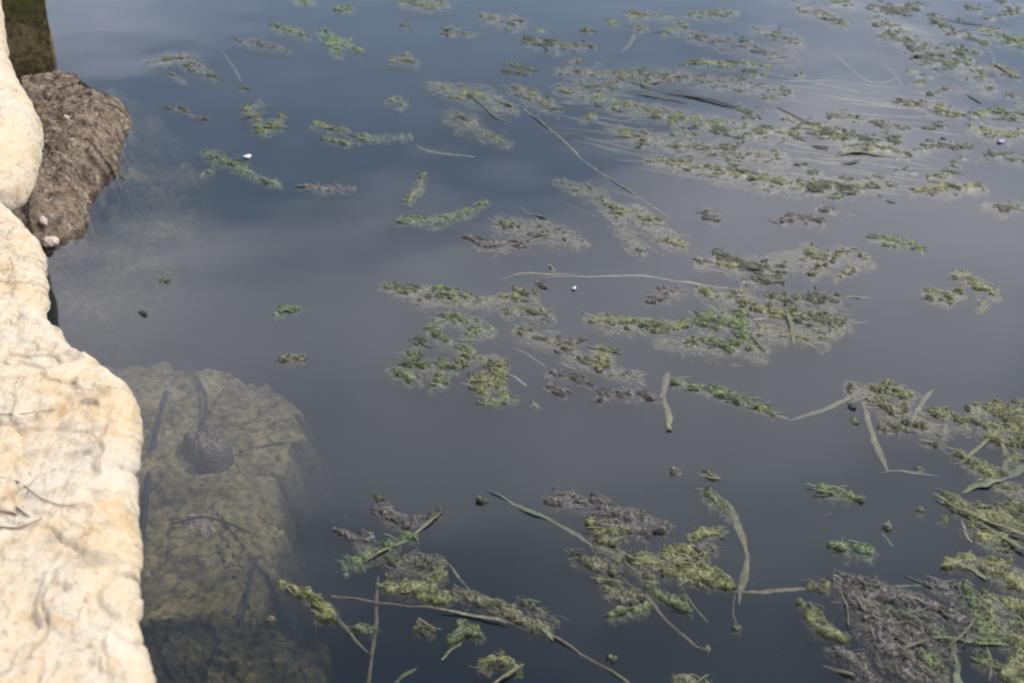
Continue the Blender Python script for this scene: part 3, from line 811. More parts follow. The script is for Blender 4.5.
A('ribbed olive mat under the black bud', 'olive', [[(914, 190, 6), (936, 186, 10), (956, 186, 11), (984, 188, 6)], [(930, 178, 6), (950, 174, 6)]], up=1)
A('dark ribbed drift below the crossed blades', 'dark', [[(800, 186, 7), (826, 184, 9), (850, 190, 7), (876, 186, 6)]], up=0.5)
A('purple lumps in two rows under the streaked drift', 'purple', [[(782, 220, 5), (800, 217, 7), (822, 222, 5)], [(816, 208, 4), (834, 210, 5)]], up=1)
A('small dark lumps left of the black bud', 'dark', [[(908, 151, 4), (922, 150, 5), (938, 146, 4)]], up=2)

A('pale mat against the top right corner', 'green', [[(984, 28, 8), (1004, 36, 10), (1026, 44, 9)]], up=0.5, aniso=-20)
A('streaky mat under the pale blade by the violet petal', 'olive', [[(972, 128, 7), (1000, 134, 9), (1026, 132, 8)]], up=0.0, aniso=-6, streak=True)
A('thin olive streak left of the long right edge mat', 'olive', [[(900, 100, 6), (930, 108, 9), (962, 112, 8)]], up=-0.8, aniso=-8, streak=True)
A('dark streak of lumps under the right edge mat', 'dark', [[(990, 152, 5), (1008, 158, 6), (1028, 160, 6)]], up=0.5, aniso=-8, streak=True)
A('pale streak near the right edge below the ribbed mat', 'mixed', [[(985, 205, 6), (1005, 208, 8), (1026, 204, 6)]], up=-0.8, aniso=-6, streak=True)
A('loose lumps between the twig and the olive patch', 'green', [[(948, 46, 7), (968, 58, 8), (984, 74, 7)]], up=0.6, aniso=-30)
A('mottled patch at the top edge, right of the lumps', 'dark', [[(870, 6, 7), (895, 10, 9), (918, 6, 7)]], up=0.5, aniso=-10)
A('broad streaky film left of the dark stick', 'olive', [[(560, 88, 9), (600, 98, 13), (640, 108, 13), (680, 118, 11)]], up=-2.5, aniso=-6, streak=True)
A('broad streaky film under the dark stick', 'olive', [[(650, 112, 10), (700, 122, 13), (750, 130, 13), (800, 134, 11)]], up=-1.2, aniso=-6, streak=True)
A('streaky film crossing the middle of the drift', 'mixed', [[(610, 128, 8), (660, 142, 12), (720, 152, 13), (780, 158, 11)]], up=-1.8, aniso=-6, streak=True)
A('broad streaky film along the lower rim of the drift', 'olive', [[(650, 158, 8), (720, 172, 12), (790, 182, 14), (850, 186, 11), (890, 184, 7)]], up=-1.2, aniso=-4, streak=True)
A('streaky olive film around the crossed blades', 'olive', [[(790, 120, 9), (830, 134, 14), (870, 148, 13), (905, 152, 8)]], up=-0.8, aniso=-6, streak=True)
A('faint greyish film under the upper right lumps', 'mixed', [[(880, 20, 12), (920, 44, 16), (960, 62, 14), (990, 88, 10)]], up=-2.5, aniso=-25, streak=True)
A('faint pinkish film at the top right of centre', 'purple', [[(690, 34, 8), (730, 44, 11), (790, 58, 10)]], up=-2.5, aniso=-8, streak=True)
A('thin film behind the row of small lumps', 'mixed', [[(560, 70, 7), (610, 74, 10), (680, 76, 11), (740, 84, 9), (790, 92, 7)]], up=-1.5, aniso=-5, streak=True)
A('hazy film right of the wide pale film', 'mixed', [[(560, 180, 8), (600, 196, 11), (640, 250, 8)]], up=-3, aniso=-25, streak=True)
A('hazy film around the flat purple green mat', 'mixed', [[(520, 330, 9), (560, 345, 12), (580, 360, 12), (640, 378, 8)]], up=-3, aniso=-20, streak=True)
A('hazy olive film linking the middle mats', 'olive', [[(700, 290, 8), (740, 300, 14), (780, 316, 16), (830, 310, 12)]], up=-2.5, aniso=-15, streak=True)

# ------------------------------------------------------------------ algae mats, middle
A('tiny green leaf shaped mat alone in open water', 'bright', [[(275, 313, 3), (284, 309, 5), (298, 307, 4)]], up=4, wob=0.3)
A('tiny grey green mat alone above the slab', 'mixed', [[(281, 359, 4), (290, 358, 6), (301, 358, 4)]], up=3, wob=0.35)
A('flat topped green mat, the highest of the middle cluster', 'green', [[(386, 285, 3), (404, 287, 5), (426, 289, 8), (446, 292, 9), (470, 297, 6)]], up=2)
A('hooked mat with a pale hollow below the flat topped one', 'green', [[(430, 328, 8), (440, 338, 8), (458, 345, 8), (472, 350, 5)], [(438, 320, 6), (456, 318, 8), (478, 320, 8)], [(470, 332, 11), (488, 328, 8)]], up=1)
A('small round green clump left of the hooked mat', 'dark', [[(412, 346, 5), (420, 341, 7)]], up=2)
A('wide mat of the middle cluster with a green left end', 'green', [[(392, 368, 8), (402, 375, 10), (414, 380, 9)], [(408, 362, 7), (432, 365, 7), (452, 364, 7), (468, 364, 6)], [(440, 380, 8), (430, 388, 5)]], up=0.8)
A('thick bright lump at the right of the middle cluster', 'olive', [[(476, 382, 9), (492, 376, 13), (500, 368, 10)], [(482, 388, 8), (498, 384, 10)]], up=3.5)
A('pale wrinkled scrap under the thick bright lump', 'green', [[(484, 402, 4), (500, 399, 6), (516, 396, 4)]], up=2.5)
A('pale mat with dark lumps and a grey blade', 'olive', [[(506, 310, 7), (524, 308, 12), (546, 314, 9)], [(516, 292, 8), (534, 298, 9)]], up=-0.6)
A('purple grey wedge alone right of the pale mat', 'purple', [[(648, 300, 5), (664, 294, 8), (684, 288, 7)]], up=0.5)
A('long olive film leading into the big green mat', 'olive', [[(588, 316, 7), (612, 322, 11), (636, 322, 11), (660, 326, 8), (684, 326, 7)]], up=-0.2)
A('dark lumpy ridge over the long olive film', 'green', [[(624, 318, 5), (642, 322, 6), (658, 330, 5), (676, 326, 5)]], up=3)
A('big rounded green mat at the centre right', 'green', [[(696, 320, 11), (716, 322, 18), (738, 316, 16), (742, 338, 12)], [(710, 340, 11), (730, 346, 8)]], up=2, aniso=-35)
A('small upright green mat above the purple lumps', 'olive', [[(596, 352, 9), (608, 352, 9), (598, 366, 8)]], up=3)
A('row of purple lumps beside the small upright mat', 'purple', [[(548, 372, 5), (566, 376, 6), (584, 380, 6), (594, 386, 4)]], up=1.5)
A('purple scrap above the row of purple lumps', 'purple', [[(568, 343, 5), (582, 339, 5)]], up=1.5)
A('purple scrap below the row of purple lumps', 'purple', [[(550, 386, 5), (563, 393, 5)]], up=1.5)
A('flat purple green mat crossed by the upright blade', 'purple', [[(600, 396, 6), (622, 392, 9), (642, 394, 8), (660, 398, 6)]], up=1.2)
A('long tapering green mat with a dark lower edge', 'green', [[(676, 381, 6), (694, 386, 5), (712, 390, 7), (734, 396, 8), (756, 404, 7), (774, 414, 4)]], up=2, aniso=-25)
A('dark green bar mat above the big film', 'dark', [[(716, 252, 4), (734, 260, 5), (752, 266, 5), (784, 272, 6)], [(744, 280, 4), (764, 280, 9), (778, 278, 7)]], up=2.5, aniso=-15)
A('yellowish hollow film beside the dark green bar mat', 'olive', [[(722, 264, 8), (738, 268, 8)]], up=-1.5)
A('pale yellow film with dark lumps on its right', 'olive', [[(806, 246, 9), (822, 262, 12), (812, 272, 9)], [(832, 252, 7), (852, 252, 7), (866, 258, 6)], [(836, 276, 5), (856, 266, 6)]], up=-0.6)
A('small green spindle right of the yellow film', 'green', [[(870, 237, 4), (886, 241, 6), (906, 242, 6), (922, 249, 4)]], up=2.5)
A('big loose mat of lumps around the pale blades', 'dark', [[(770, 298, 8), (796, 296, 9), (822, 296, 9), (838, 300, 7)], [(792, 318, 8), (820, 320, 10), (842, 324, 7)]], up=0.8)
A('olive film sheet under the crossed pale blades', 'olive', [[(760, 330, 11), (790, 332, 14), (822, 336, 12), (846, 322, 9)], [(770, 312, 9), (800, 308, 12)]], up=-2.5)
A('broad olive film alone near the right edge', 'olive', [[(924, 292, 7), (942, 296, 10), (960, 292, 9)], [(958, 274, 7), (976, 282, 11), (994, 290, 9), (982, 304, 7)]], up=-0.3)

A('thin film joining the mats of the middle cluster', 'olive', [[(408, 352, 7), (440, 372, 10), (470, 356, 8), (498, 358, 7)]], up=-3.5, aniso=-15, streak=True)
A('thin film left of the middle cluster top', 'olive', [[(384, 284, 6), (420, 298, 9), (480, 302, 9), (515, 296, 8)]], up=-3.5, aniso=-8, streak=True)
A('film above the dark green bar mat', 'mixed', [[(700, 262, 8), (760, 262, 11), (820, 256, 12), (870, 262, 8)]], up=-3.2, aniso=-8, streak=True)
A('film trailing from the big rounded green mat', 'olive', [[(660, 340, 9), (710, 346, 13), (760, 350, 12)]], up=-3.2, aniso=-12, streak=True)
A('film around the rounded mat and hanging film', 'mixed', [[(850, 386, 9), (890, 410, 14), (940, 430, 13)]], up=-3.2, aniso=-25)

# ------------------------------------------------------------------ algae mats, lower right
A('hanging olive film between two bent blades', 'olive', [[(866, 388, 9), (884, 388, 11), (908, 394, 11), (902, 412, 10), (880, 402, 10)]], up=-1.0)
A('grey lump row at the foot of the hanging film', 'mixed', [[(882, 428, 5), (896, 428, 7), (908, 430, 5)]], up=1.5)
A('rounded mat left of the big right edge mat', 'olive', [[(932, 412, 7), (950, 416, 9), (968, 426, 7)]], up=2)
A('small round clump under the rounded mat', 'mixed', [[(924, 442, 5), (936, 440, 6)]], up=1.5)
A('big olive mat at the right edge, upper one', 'olive', [[(972, 410, 8), (994, 408, 12), (1020, 414, 14)], [(990, 430, 14), (1020, 436, 16)], [(1012, 456, 10)]], up=2, aniso=-30)
A('small spindle mat alone on dark water', 'green', [[(820, 490, 6), (836, 494, 6), (862, 498, 4)]], up=3, aniso=-20)
A('rounded bright green mat above the grey tangle', 'bright', [[(834, 542, 7), (850, 548, 10), (870, 552, 8)]], up=1.6, aniso=-30)
A('yellow green mat at the left tip of the grey tangle', 'olive', [[(802, 604, 6), (814, 618, 12), (830, 630, 11), (844, 638, 7)], [(812, 582, 7), (826, 584, 7)]], up=3, aniso=-40)
A('large grey purple tangle along the bottom edge', 'purple', [[(842, 578, 12), (862, 598, 20), (880, 630, 22), (900, 660, 24), (930, 680, 24)], [(870, 590, 14), (900, 596, 14), (925, 606, 12)], [(836, 650, 10), (858, 664, 14), (880, 690, 16)], [(910, 632, 16), (940, 650, 14)]], up=0.8, aniso=-38)
A('dark green hollow mat inside the grey tangle', 'dark', [[(890, 612, 9), (912, 618, 10), (934, 628, 9), (950, 640, 8)]], up=1.5, aniso=-30)
A('ridged olive mat at the right edge, the middle one', 'olive', [[(944, 496, 7), (966, 508, 12), (994, 516, 16), (1024, 524, 18)], [(970, 524, 12), (984, 536, 11), (1010, 544, 12)], [(944, 520, 6)]], up=2.4, aniso=-28)
A('thick yellow green mat at the lower right edge', 'olive', [[(950, 562, 8), (972, 562, 10), (1000, 572, 15), (1024, 582, 16)], [(992, 600, 13), (1018, 606, 12)]], up=2.2, aniso=-32)
A('upright olive clump below the thick yellow green mat', 'olive', [[(988, 612, 11), (994, 624, 9)], [(980, 604, 6)]], up=2, aniso=-60)
A('dark grey film between tangle and right edge mats', 'purple', [[(930, 584, 7), (956, 590, 9), (970, 600, 7)], [(950, 610, 9), (975, 640, 10)]], up=-0.5, aniso=-30)
A('olive film joining the two right edge mats', 'olive', [[(960, 452, 9), (985, 470, 12), (1015, 492, 14)]], up=-0.5, aniso=-35)
A('mossy spread under the thick yellow green mat', 'green', [[(965, 585, 9), (985, 632, 12), (1005, 640, 12)], [(1000, 625, 12), (1024, 622, 10)]], up=0.2, aniso=-40)
A('green scraps beside the reddish bent stem', 'green', [[(925, 655, 10), (945, 672, 10)]], up=0.6, aniso=-30)
A('dusky film under the large grey tangle', 'purple', [[(850, 590, 14), (880, 620, 24), (915, 650, 26), (930, 690, 22)], [(900, 600, 14), (940, 612, 12)]], up=-2.5, aniso=-38)
A('olive mat in the lower right corner', 'olive', [[(1016, 640, 12), (1024, 660, 14), (1008, 676, 11)], [(1024, 690, 14)]], up=2.6, aniso=-40)
A('mossy scraps under the tall grey blade', 'green', [[(942, 640, 8), (956, 660, 8)], [(980, 660, 9), (995, 668, 8)]], up=0.3, aniso=-40)

# ------------------------------------------------------------------ algae mats, lower centre
A('flat grey purple mat behind the round green cushion', 'purple', [[(550, 498, 9), (578, 500, 10), (606, 506, 11), (632, 516, 12), (664, 526, 9)], [(600, 524, 9), (640, 532, 10)]], up=1.0, aniso=-18)
A('round green cushion with a dark right rim', 'olive', [[(604, 528, 13), (616, 532, 13)], [(592, 522, 6)]], up=3.2, wob=0.35)
A('dull pale mat below the end of the long reed', 'mixed', [[(574, 556, 7), (594, 562, 10), (614, 566, 9)]], up=1.5, aniso=-20)
A('biggest yellow green mat of the lower centre', 'olive', [[(646, 556, 11), (668, 562, 16), (694, 568, 17), (716, 578, 13), (730, 584, 7)], [(680, 548, 9), (700, 556, 10)]], up=2.8, aniso=-28)
A('olive lobe touching the top of the biggest mat', 'olive', [[(690, 536, 8), (706, 532, 8), (720, 532, 7)]], up=2.4, aniso=-10)
A('grey lump between olive lobe and biggest mat', 'purple', [[(702, 548, 6), (714, 548, 7)]], up=2.5)
A('folded brownish mat under the dull pale one', 'mixed', [[(602, 580, 7), (616, 592, 11), (632, 598, 9)]], up=3.0, aniso=-35)
A('pointed green mat right of the folded brownish one', 'green', [[(650, 590, 7), (666, 596, 10), (680, 604, 7), (692, 613, 3)]], up=2.6, aniso=-38)
A('small striped green mat under the folded brownish one', 'green', [[(612, 616, 6), (628, 610, 8), (644, 608, 6)]], up=2.4, aniso=25)
A('small dark bud alone at the top of the olive strap', 'mixed', [[(708, 476, 4), (714, 477, 4)]], up=3)
A('faint green patch along the olive strap', 'green', [[(704, 492, 7), (716, 502, 9), (728, 514, 6)]], up=-0.5, aniso=-60)
A('star shaped grey mat left of the lower centre', 'purple', [[(376, 508, 6), (390, 515, 10), (404, 520, 9)], [(336, 530, 4), (354, 536, 7), (368, 536, 7)], [(404, 520, 8), (424, 516, 6), (440, 512, 3)]], up=2.0)
A('mossy green fringe under the star shaped mat', 'bright', [[(345, 565, 8), (366, 556, 8), (384, 546, 8), (412, 536, 7)]], up=0.2)
A('thick ridged yellow green mat above the brown stem', 'olive', [[(388, 586, 9), (408, 588, 12), (430, 584, 13), (440, 572, 9)], [(424, 592, 9), (446, 598, 8)]], up=3.0, aniso=10)
A('faint scum between star and ridged mat', 'mixed', [[(392, 562, 10), (416, 556, 11), (440, 560, 8)]], up=-1.5)
A('brown green mat lying over the brown stem', 'mixed', [[(452, 592, 8), (474, 598, 12), (496, 606, 11), (522, 618, 9), (546, 628, 8)]], up=2.4, aniso=-32)
A('slanting mat over the dark weed grown rock', 'olive', [[(282, 583, 6), (300, 590, 7), (316, 600, 9), (332, 614, 9)], [(318, 616, 6)]], up=2.6, aniso=-35)
A('small green tuft at the end of the slanting mat', 'green', [[(358, 628, 6), (370, 630, 7)]], up=2.5)
A('tiny dark pod below the brown stem', 'mixed', [[(416, 628, 5), (430, 630, 6)]], up=3.5, wob=0.3)
A('ragged green clump hanging under the brown stem', 'green', [[(452, 640, 6), (464, 628, 9), (478, 634, 7)]], up=1.6, aniso=40)
A('olive clump at the bottom edge, left of centre', 'olive', [[(482, 664, 8), (500, 662, 10), (516, 668, 7)]], up=2.4)
A('flat scrap at the bottom edge, centre right', 'mixed', [[(676, 680, 5), (692, 679, 7), (708, 682, 5)]], up=2.5)
A('sunken film joining the lower centre mats', 'mixed', [[(600, 545, 8), (628, 556, 11), (650, 578, 9)]], up=-3.5, aniso=-28, streak=True)
A('sunken film under the star and ridged mats', 'mixed', [[(360, 545, 7), (392, 560, 10), (430, 575, 9)]], up=-3.5, aniso=-28, streak=True)
A('dark slick above the brown stem end', 'dark', [[(520, 600, 6), (540, 612, 8), (556, 620, 5)]], up=-0.8)

# ------------------------------------------------------------------ reed blades and stems
B = blade
B('pale green reed slanting to the round green cushion', [(488, 490), (520, 506), (560, 524), (600, 547)], 8, 'b_green', z=0.0024)
B('long brown stem crossing the bottom centre', [(330, 596), (400, 604), (470, 612), (530, 628), (580, 652), (640, 690)], 5, 'b_brown', z=0.0005, name='drifting_stalk', cat='stalk', arch=0.35, tip=(0.03, 0.03))
B('thin brown stem standing up the bottom edge', [(366, 700), (372, 650), (376, 610), (378, 575)], 6, 'b_brown', z=-0.006, name='drifting_stalk', cat='stalk', arch=0.7, tip=(0.03, 0.1))
B('brown stem under the slanting mat', [(310, 590), (335, 615), (355, 640), (372, 655)], 6, 'b_olive', z=-0.002, name='drifting_stalk', cat='stalk', arch=0.5)
B('purple brown stem leading down from the pointed mat', [(620, 572), (640, 592), (665, 616), (690, 644), (706, 650)], 7, 'b_brown', z=-0.002, name='drifting_stalk', cat='stalk', arch=0.5)
B('olive strap bending down right of the biggest mat', [(716, 488), (734, 514), (744, 545), (744, 575), (738, 606)], 12, 'b_olive', z=-0.004)
B('thin olive blade from the strap to the yellow green mat', [(730, 590), (755, 593), (785, 591), (815, 588)], 8, 'b_olive', z=-0.003)
B('thin dark stem ending in a bud under the strap', [(736, 588), (733, 610), (738, 628)], 3, 'b_dark', z=-0.002, name='drifting_stalk', cat='stalk')
B('fine blade below the biggest mat', [(684, 592), (700, 612), (708, 624)], 3, 'b_olive', z=-0.004)
B('upright olive blade right of the flat purple green mat', [(668, 372), (664, 390), (667, 410), (670, 431)], 9, 'b_olive', z=0.0006, tip=(0.1, 0.02))
B('long pale blade across the centre', [(540, 276), (580, 275), (620, 274), (660, 278), (700, 284), (740, 289)], 6, 'b_pale', z=-0.004)
B('mossy blade at the left of the long pale one', [(498, 279), (520, 274), (545, 272), (575, 274)], 6, 'b_olive', z=-0.001)
B('thin straight tan stem slanting down the upper centre', [(524, 108), (560, 138), (595, 168), (634, 194)], 4, 'b_pale', z=0.0012, name='drifting_stalk', cat='stalk', arch=0.8, tip=(0.02, 0.02))
B('faint lower continuation of the tan stem', [(634, 194), (655, 208), (672, 220)], 4, 'b_pale', z=-0.008, name='drifting_stalk', cat='stalk', arch=0.8, tip=(0.02, 0.3))
B('long dark stick in the upper drift', [(640, 87), (670, 93), (700, 98), (738, 107)], 5, 'b_dark', z=0.0024, name='drifting_stalk', cat='stalk', arch=0.8)
B('wide dark blade under the long dark stick', [(638, 94), (660, 97), (688, 103)], 7, 'b_dark', z=0.0018, tip=(0.3, 0.3))
B('upper edge of the folded dark blade', [(462, 88), (482, 93), (500, 100), (514, 107)], 6, 'b_dark', z=0.0024)
B('lower edge of the folded dark blade', [(466, 92), (482, 104), (496, 116), (514, 122)], 5, 'b_dark', z=0.0024)
B('short dark blade pointing right of the streaked drift', [(684, 160), (698, 163), (712, 167)], 6, 'b_dark', z=0.0018, tip=(0.3, 0.3))
B('dark blade end next to the green keeled patch', [(750, 172), (768, 173), (790, 174)], 7, 'b_dark', z=0.0018)
B('dark hooked leaf tip right of the dark stick', [(756, 106), (768, 108), (780, 112), (783, 119)], 8, 'b_dark', z=0.0024, tip=(0.4, 0.1))
B('thin dark stem from the hooked leaf tip', [(778, 107), (794, 115), (812, 124)], 4, 'b_dark', z=0.0018, name='drifting_stalk', cat='stalk')
B('dark triangular leaf scrap amid the streaks', [(789, 140), (796, 137), (805, 139)], 12, 'b_dark', z=0.0024, tip=(0.5, 0.3))
B('slim dark blade under the triangular scrap', [(784, 146), (798, 150), (812, 154)], 5, 'b_dark', z=0.0018)
B('long olive blade crossing the lower drift', [(834, 156), (855, 151), (880, 144), (905, 138)], 8, 'b_olive', z=0.0012)
B('dark olive blade crossing under the long olive one', [(838, 152), (862, 152), (892, 157)], 9, 'b_green', z=0.0024)
B('short wide blade below the crossed pair', [(840, 164), (852, 162), (862, 159)], 7, 'b_dark', z=0.0018)
B('dark slanting blade in the lower drift', [(822, 179), (838, 186), (856, 193)], 7, 'b_dark', z=0.0024)
B('small dark curl below the lower drift', [(878, 194), (888, 200), (896, 203)], 4, 'b_dark', z=0.0018)
B('dark twig over the scattered upper right lumps', [(946, 18), (968, 22), (1000, 28)], 4, 'b_dark', z=0.0030, name='drifting_stalk', cat='stalk')
B('dark slanting twig near the upper right', [(955, 85), (968, 94), (982, 103)], 5, 'b_dark', z=0.0024, name='drifting_stalk', cat='stalk')
B('yellow leaf blade beside the slanting olive patch', [(992, 62), (1006, 70), (1022, 77)], 5, 'b_olive', z=0.0036)
B('pale blade slanting down to the violet petal', [(978, 118), (988, 130), (996, 142)], 7, 'b_pale', z=-0.006)
B('pale thin arc in the upper right open water', [(820, 42), (845, 62), (866, 80), (884, 82), (905, 75)], 3, 'b_pale', z=-0.008)
B('long ghostly blade sweeping right of centre', [(838, 92), (880, 102), (920, 110), (960, 114)], 9, 'b_pale', z=-0.02)
B('pale yellow blade standing at the top', [(639, 28), (632, 40), (622, 54)], 8, 'b_olive', z=-0.012)
B('pale white blade slanting near the top left', [(222, 50), (232, 64), (242, 82)], 4, 'b_pale', z=-0.014)
B('pale kite shaped blade left of the centre top', [(416, 144), (438, 152), (474, 158)], 8, 'b_pale', z=-0.005, tip=(0.4, 0.6))
B('thin brown strip of stem below the dark film lumps', [(146, 62), (160, 60), (182, 60)], 4, 'b_dark', z=0.0012, name='drifting_stalk', cat='stalk')
B('reddish sunken blade left of the purple lumps', [(510, 346), (528, 356), (546, 368)], 6, 'b_brown', z=-0.02)
B('pale forked blade right of the thick bright lump', [(508, 372), (518, 380), (528, 386)], 5, 'b_pale', z=-0.002)
B('green upright blade left of the big loose mat', [(742, 283), (741, 300), (743, 318)], 6, 'b_olive', z=-0.002)
B('dark green blade slanting off the big rounded mat', [(748, 330), (757, 342), (766, 352)], 5, 'b_dark', z=0.0018)
B('upright dark blade through the crossed pale film', [(785, 306), (790, 324), (794, 346)], 6, 'b_green', z=0.0012)
B('pale blade pointing right, upper of the pair', [(752, 320), (790, 317), (830, 322), (868, 322)], 6, 'b_pale', z=-0.002, tip=(0.1, 0.4))
B('pale blade pointing right under the spindle film', [(846, 297), (858, 298), (872, 296)], 5, 'b_pale', z=-0.001, tip=(0.2, 0.5))
B('pale broad blade under the big loose mat', [(748, 324), (772, 332), (800, 330), (846, 330)], 10, 'b_pale', z=-0.008)
B('bent olive blade reaching left of the hanging film', [(790, 421), (815, 412), (840, 402), (864, 390)], 8, 'b_olive', z=-0.003)
B('olive blade dropping from the hanging film', [(862, 398), (870, 425), (878, 448), (888, 470)], 11, 'b_olive', z=-0.003)
B('olive blade rising right of the hanging film', [(906, 432), (916, 412), (926, 396), (934, 388)], 8, 'b_olive', z=0.0006)
B('pale tail trailing from the long tapering mat', [(756, 402), (772, 412), (790, 420)], 7, 'b_olive', z=-0.002)
B('thin grey blade with a bud below the hanging film', [(878, 472), (905, 470), (940, 476)], 5, 'b_green', z=0.0006, tip=(0.5, 0.3))
B('broad pale green blade above the ridged mat', [(962, 492), (985, 484), (1010, 474), (1040, 462)], 18, 'b_green', z=0.0012)
B('slanting olive blade in the upper right edge mat', [(958, 464), (975, 450), (992, 434), (1010, 418)], 9, 'b_olive', z=0.0036)
B('upright olive blade hanging from the right edge mat', [(1000, 440), (1006, 456), (1004, 474)], 9, 'b_olive', z=0.0012)
B('long ridge blade across the middle right mat', [(936, 494), (960, 508), (990, 520), (1034, 540)], 8, 'b_olive', z=0.0060)
B('second ridge blade below the long ridge', [(968, 516), (990, 528), (1010, 540), (1034, 556)], 7, 'b_green', z=0.0060)
B('short hooked blade among the ridge blades', [(962, 518), (966, 530), (972, 542)], 6, 'b_pale', z=0.0036)
B('pale olive blade pointing left under the ridges', [(940, 566), (956, 560), (972, 550)], 9, 'b_olive', z=0.0036)
B('wide leaf lying in the thick yellow green mat', [(960, 562), (974, 568), (986, 578)], 11, 'b_olive', z=0.0054, tip=(0.4, 0.3))
B('thin pale blade joining tangle and right edge mats', [(878, 586), (905, 585), (935, 582), (958, 580)], 6, 'b_green', z=-0.004)
B('straight green blade across the lower right', [(930, 638), (955, 638), (985, 642), (1016, 642)], 6, 'b_green', z=0.0036)
B('tall grey green blade standing at the bottom right', [(952, 636), (955, 655), (956, 690)], 15, 'b_green', z=0.0024, tip=(0.05, 0.05))
B('short green curl at the bottom right corner', [(970, 656), (988, 662), (1000, 668)], 6, 'b_green', z=0.0048)
B('brown curled leaf at the heart of the grey tangle', [(905, 596), (918, 600), (932, 606)], 9, 'b_brown', z=0.0054, tip=(0.3, 0.3))
B('tan stick at the foot of the grey tangle', [(822, 664), (838, 668), (856, 676)], 7, 'b_brown', z=0.0042, name='drifting_stalk', cat='stalk', arch=0.6)
B('reddish bent stem within the grey tangle', [(884, 650), (902, 646), (928, 640)], 7, 'b_brown', z=0.0048, name='drifting_stalk', cat='stalk', arch=0.6)
B('pale green sliver right of the bright rounded mat', [(882, 532), (888, 540), (894, 546)], 5, 'b_green', z=-0.004)
B('green leaf bridging the dark hollow of the tangle', [(882, 622), (902, 612), (926, 606)], 9, 'b_green', z=0.0036)
B('pale blade tip crossing the star shaped mat', [(362, 562), (386, 548), (410, 536), (440, 513)], 6, 'b_olive', z=0.0030)
B('thin blade over the brown green mat', [(530, 618), (545, 628), (554, 638)], 8, 'b_green', z=0.0060)
B('pale leaf edge along the brown stem', [(438, 609), (470, 614), (508, 622)], 5, 'b_pale', z=0.0054)
B('thin green blade at the bottom, left of the olive clump', [(388, 690), (402, 676), (416, 668)], 7, 'b_green', z=-0.004)
B('short pale blade of the ragged hanging clump', [(442, 660), (452, 648), (462, 640)], 7, 'b_olive', z=0.0018)
B('pointed blade by the olive clump at the bottom', [(486, 690), (505, 676), (524, 664)], 6, 'b_olive', z=0.0036)
B('grey blade by the dark lumps of the pale mat', [(540, 306), (546, 311), (551, 317)], 6, 'b_green', z=0.0024)
B('thin dark reed lying in the centre upper film', [(520, 206), (530, 212), (548, 218)], 6, 'b_dark', z=0.0018)
B('pale arm reaching from the lower scum film', [(448, 562), (462, 582), (474, 596)], 4, 'b_pale', z=-0.014)

# faint sunken blades combed by the current in the upper right drift: nothing tells them apart
rnd = random.Random(41)
for k in range(84):
    t = rnd.random()
    x = rnd.uniform(585, 930); y = rnd.uniform(72, 192)
    y = min(y, 60 + (x - 560) * 0.45 + 60); 
    L = rnd.uniform(30, 120); sl = rnd.uniform(0.02, 0.22)
    B(beside('faint sunken blade', x, y), [(x - L / 2, y - L * sl / 2), (x, y + rnd.uniform(-1.5, 1.5)), (x + L / 2, y + L * sl / 2)],
      rnd.uniform(2.5, 6.5), rnd.choice(['b_olive', 'b_pale', 'b_olive', 'b_green', 'b_dark']), z=-rnd.uniform(0.0, 0.012), group='faint blades in the upper right drift', wave=0.0015, tip=(0.3, 0.3))
for (x, y, dx, dy) in [(600, 186, 40, 14), (585, 120, 50, 8), (700, 150, 60, 6), (640, 240, 18, 14), (560, 200, 50, 24), (895, 50, 30, 26), (880, 60, 24, 28), (960, 60, 12, 30), (990, 50, 10, 34), (1008, 90, 16, 40), (930, 90, 40, 4)]:
    B(beside('ghostly pale blade', x + dx / 2, y + dy / 2), [(x, y), (x + dx / 2 + 2, y + dy / 2), (x + dx, y + dy)], rnd.uniform(4, 7), rnd.choice(['b_green', 'b_olive']), z=-rnd.uniform(0.015, 0.03), group='ghostly blades under the upper water', tip=(0.3, 0.3))
for (x, y, dx, dy) in [(860, 575, 10, 40), (875, 600, 26, 34), (850, 610, 30, 40), (896, 650, 34, 30), (868, 640, 16, 36), (910, 660, 40, 12), (930, 610, -20, 30), (945, 650, 30, -30), (905, 575, 40, 22), (960, 600, 30, -12), (840, 590, 8, 36), (880, 670, 40, 10), (985, 640, 6, 40), (972, 600, -8, 46)]:
    B(beside('rotting blade', x + dx / 2, y + dy / 2), [(x, y), (x + dx / 2 + 3, y + dy / 2 - 2), (x + dx, y + dy)], rnd.uniform(3, 6), rnd.choice(['b_brown', 'b_dark', 'b_olive', 'b_dark']), z=rnd.uniform(-0.004, 0.005), group='blades in the bottom right tangle')

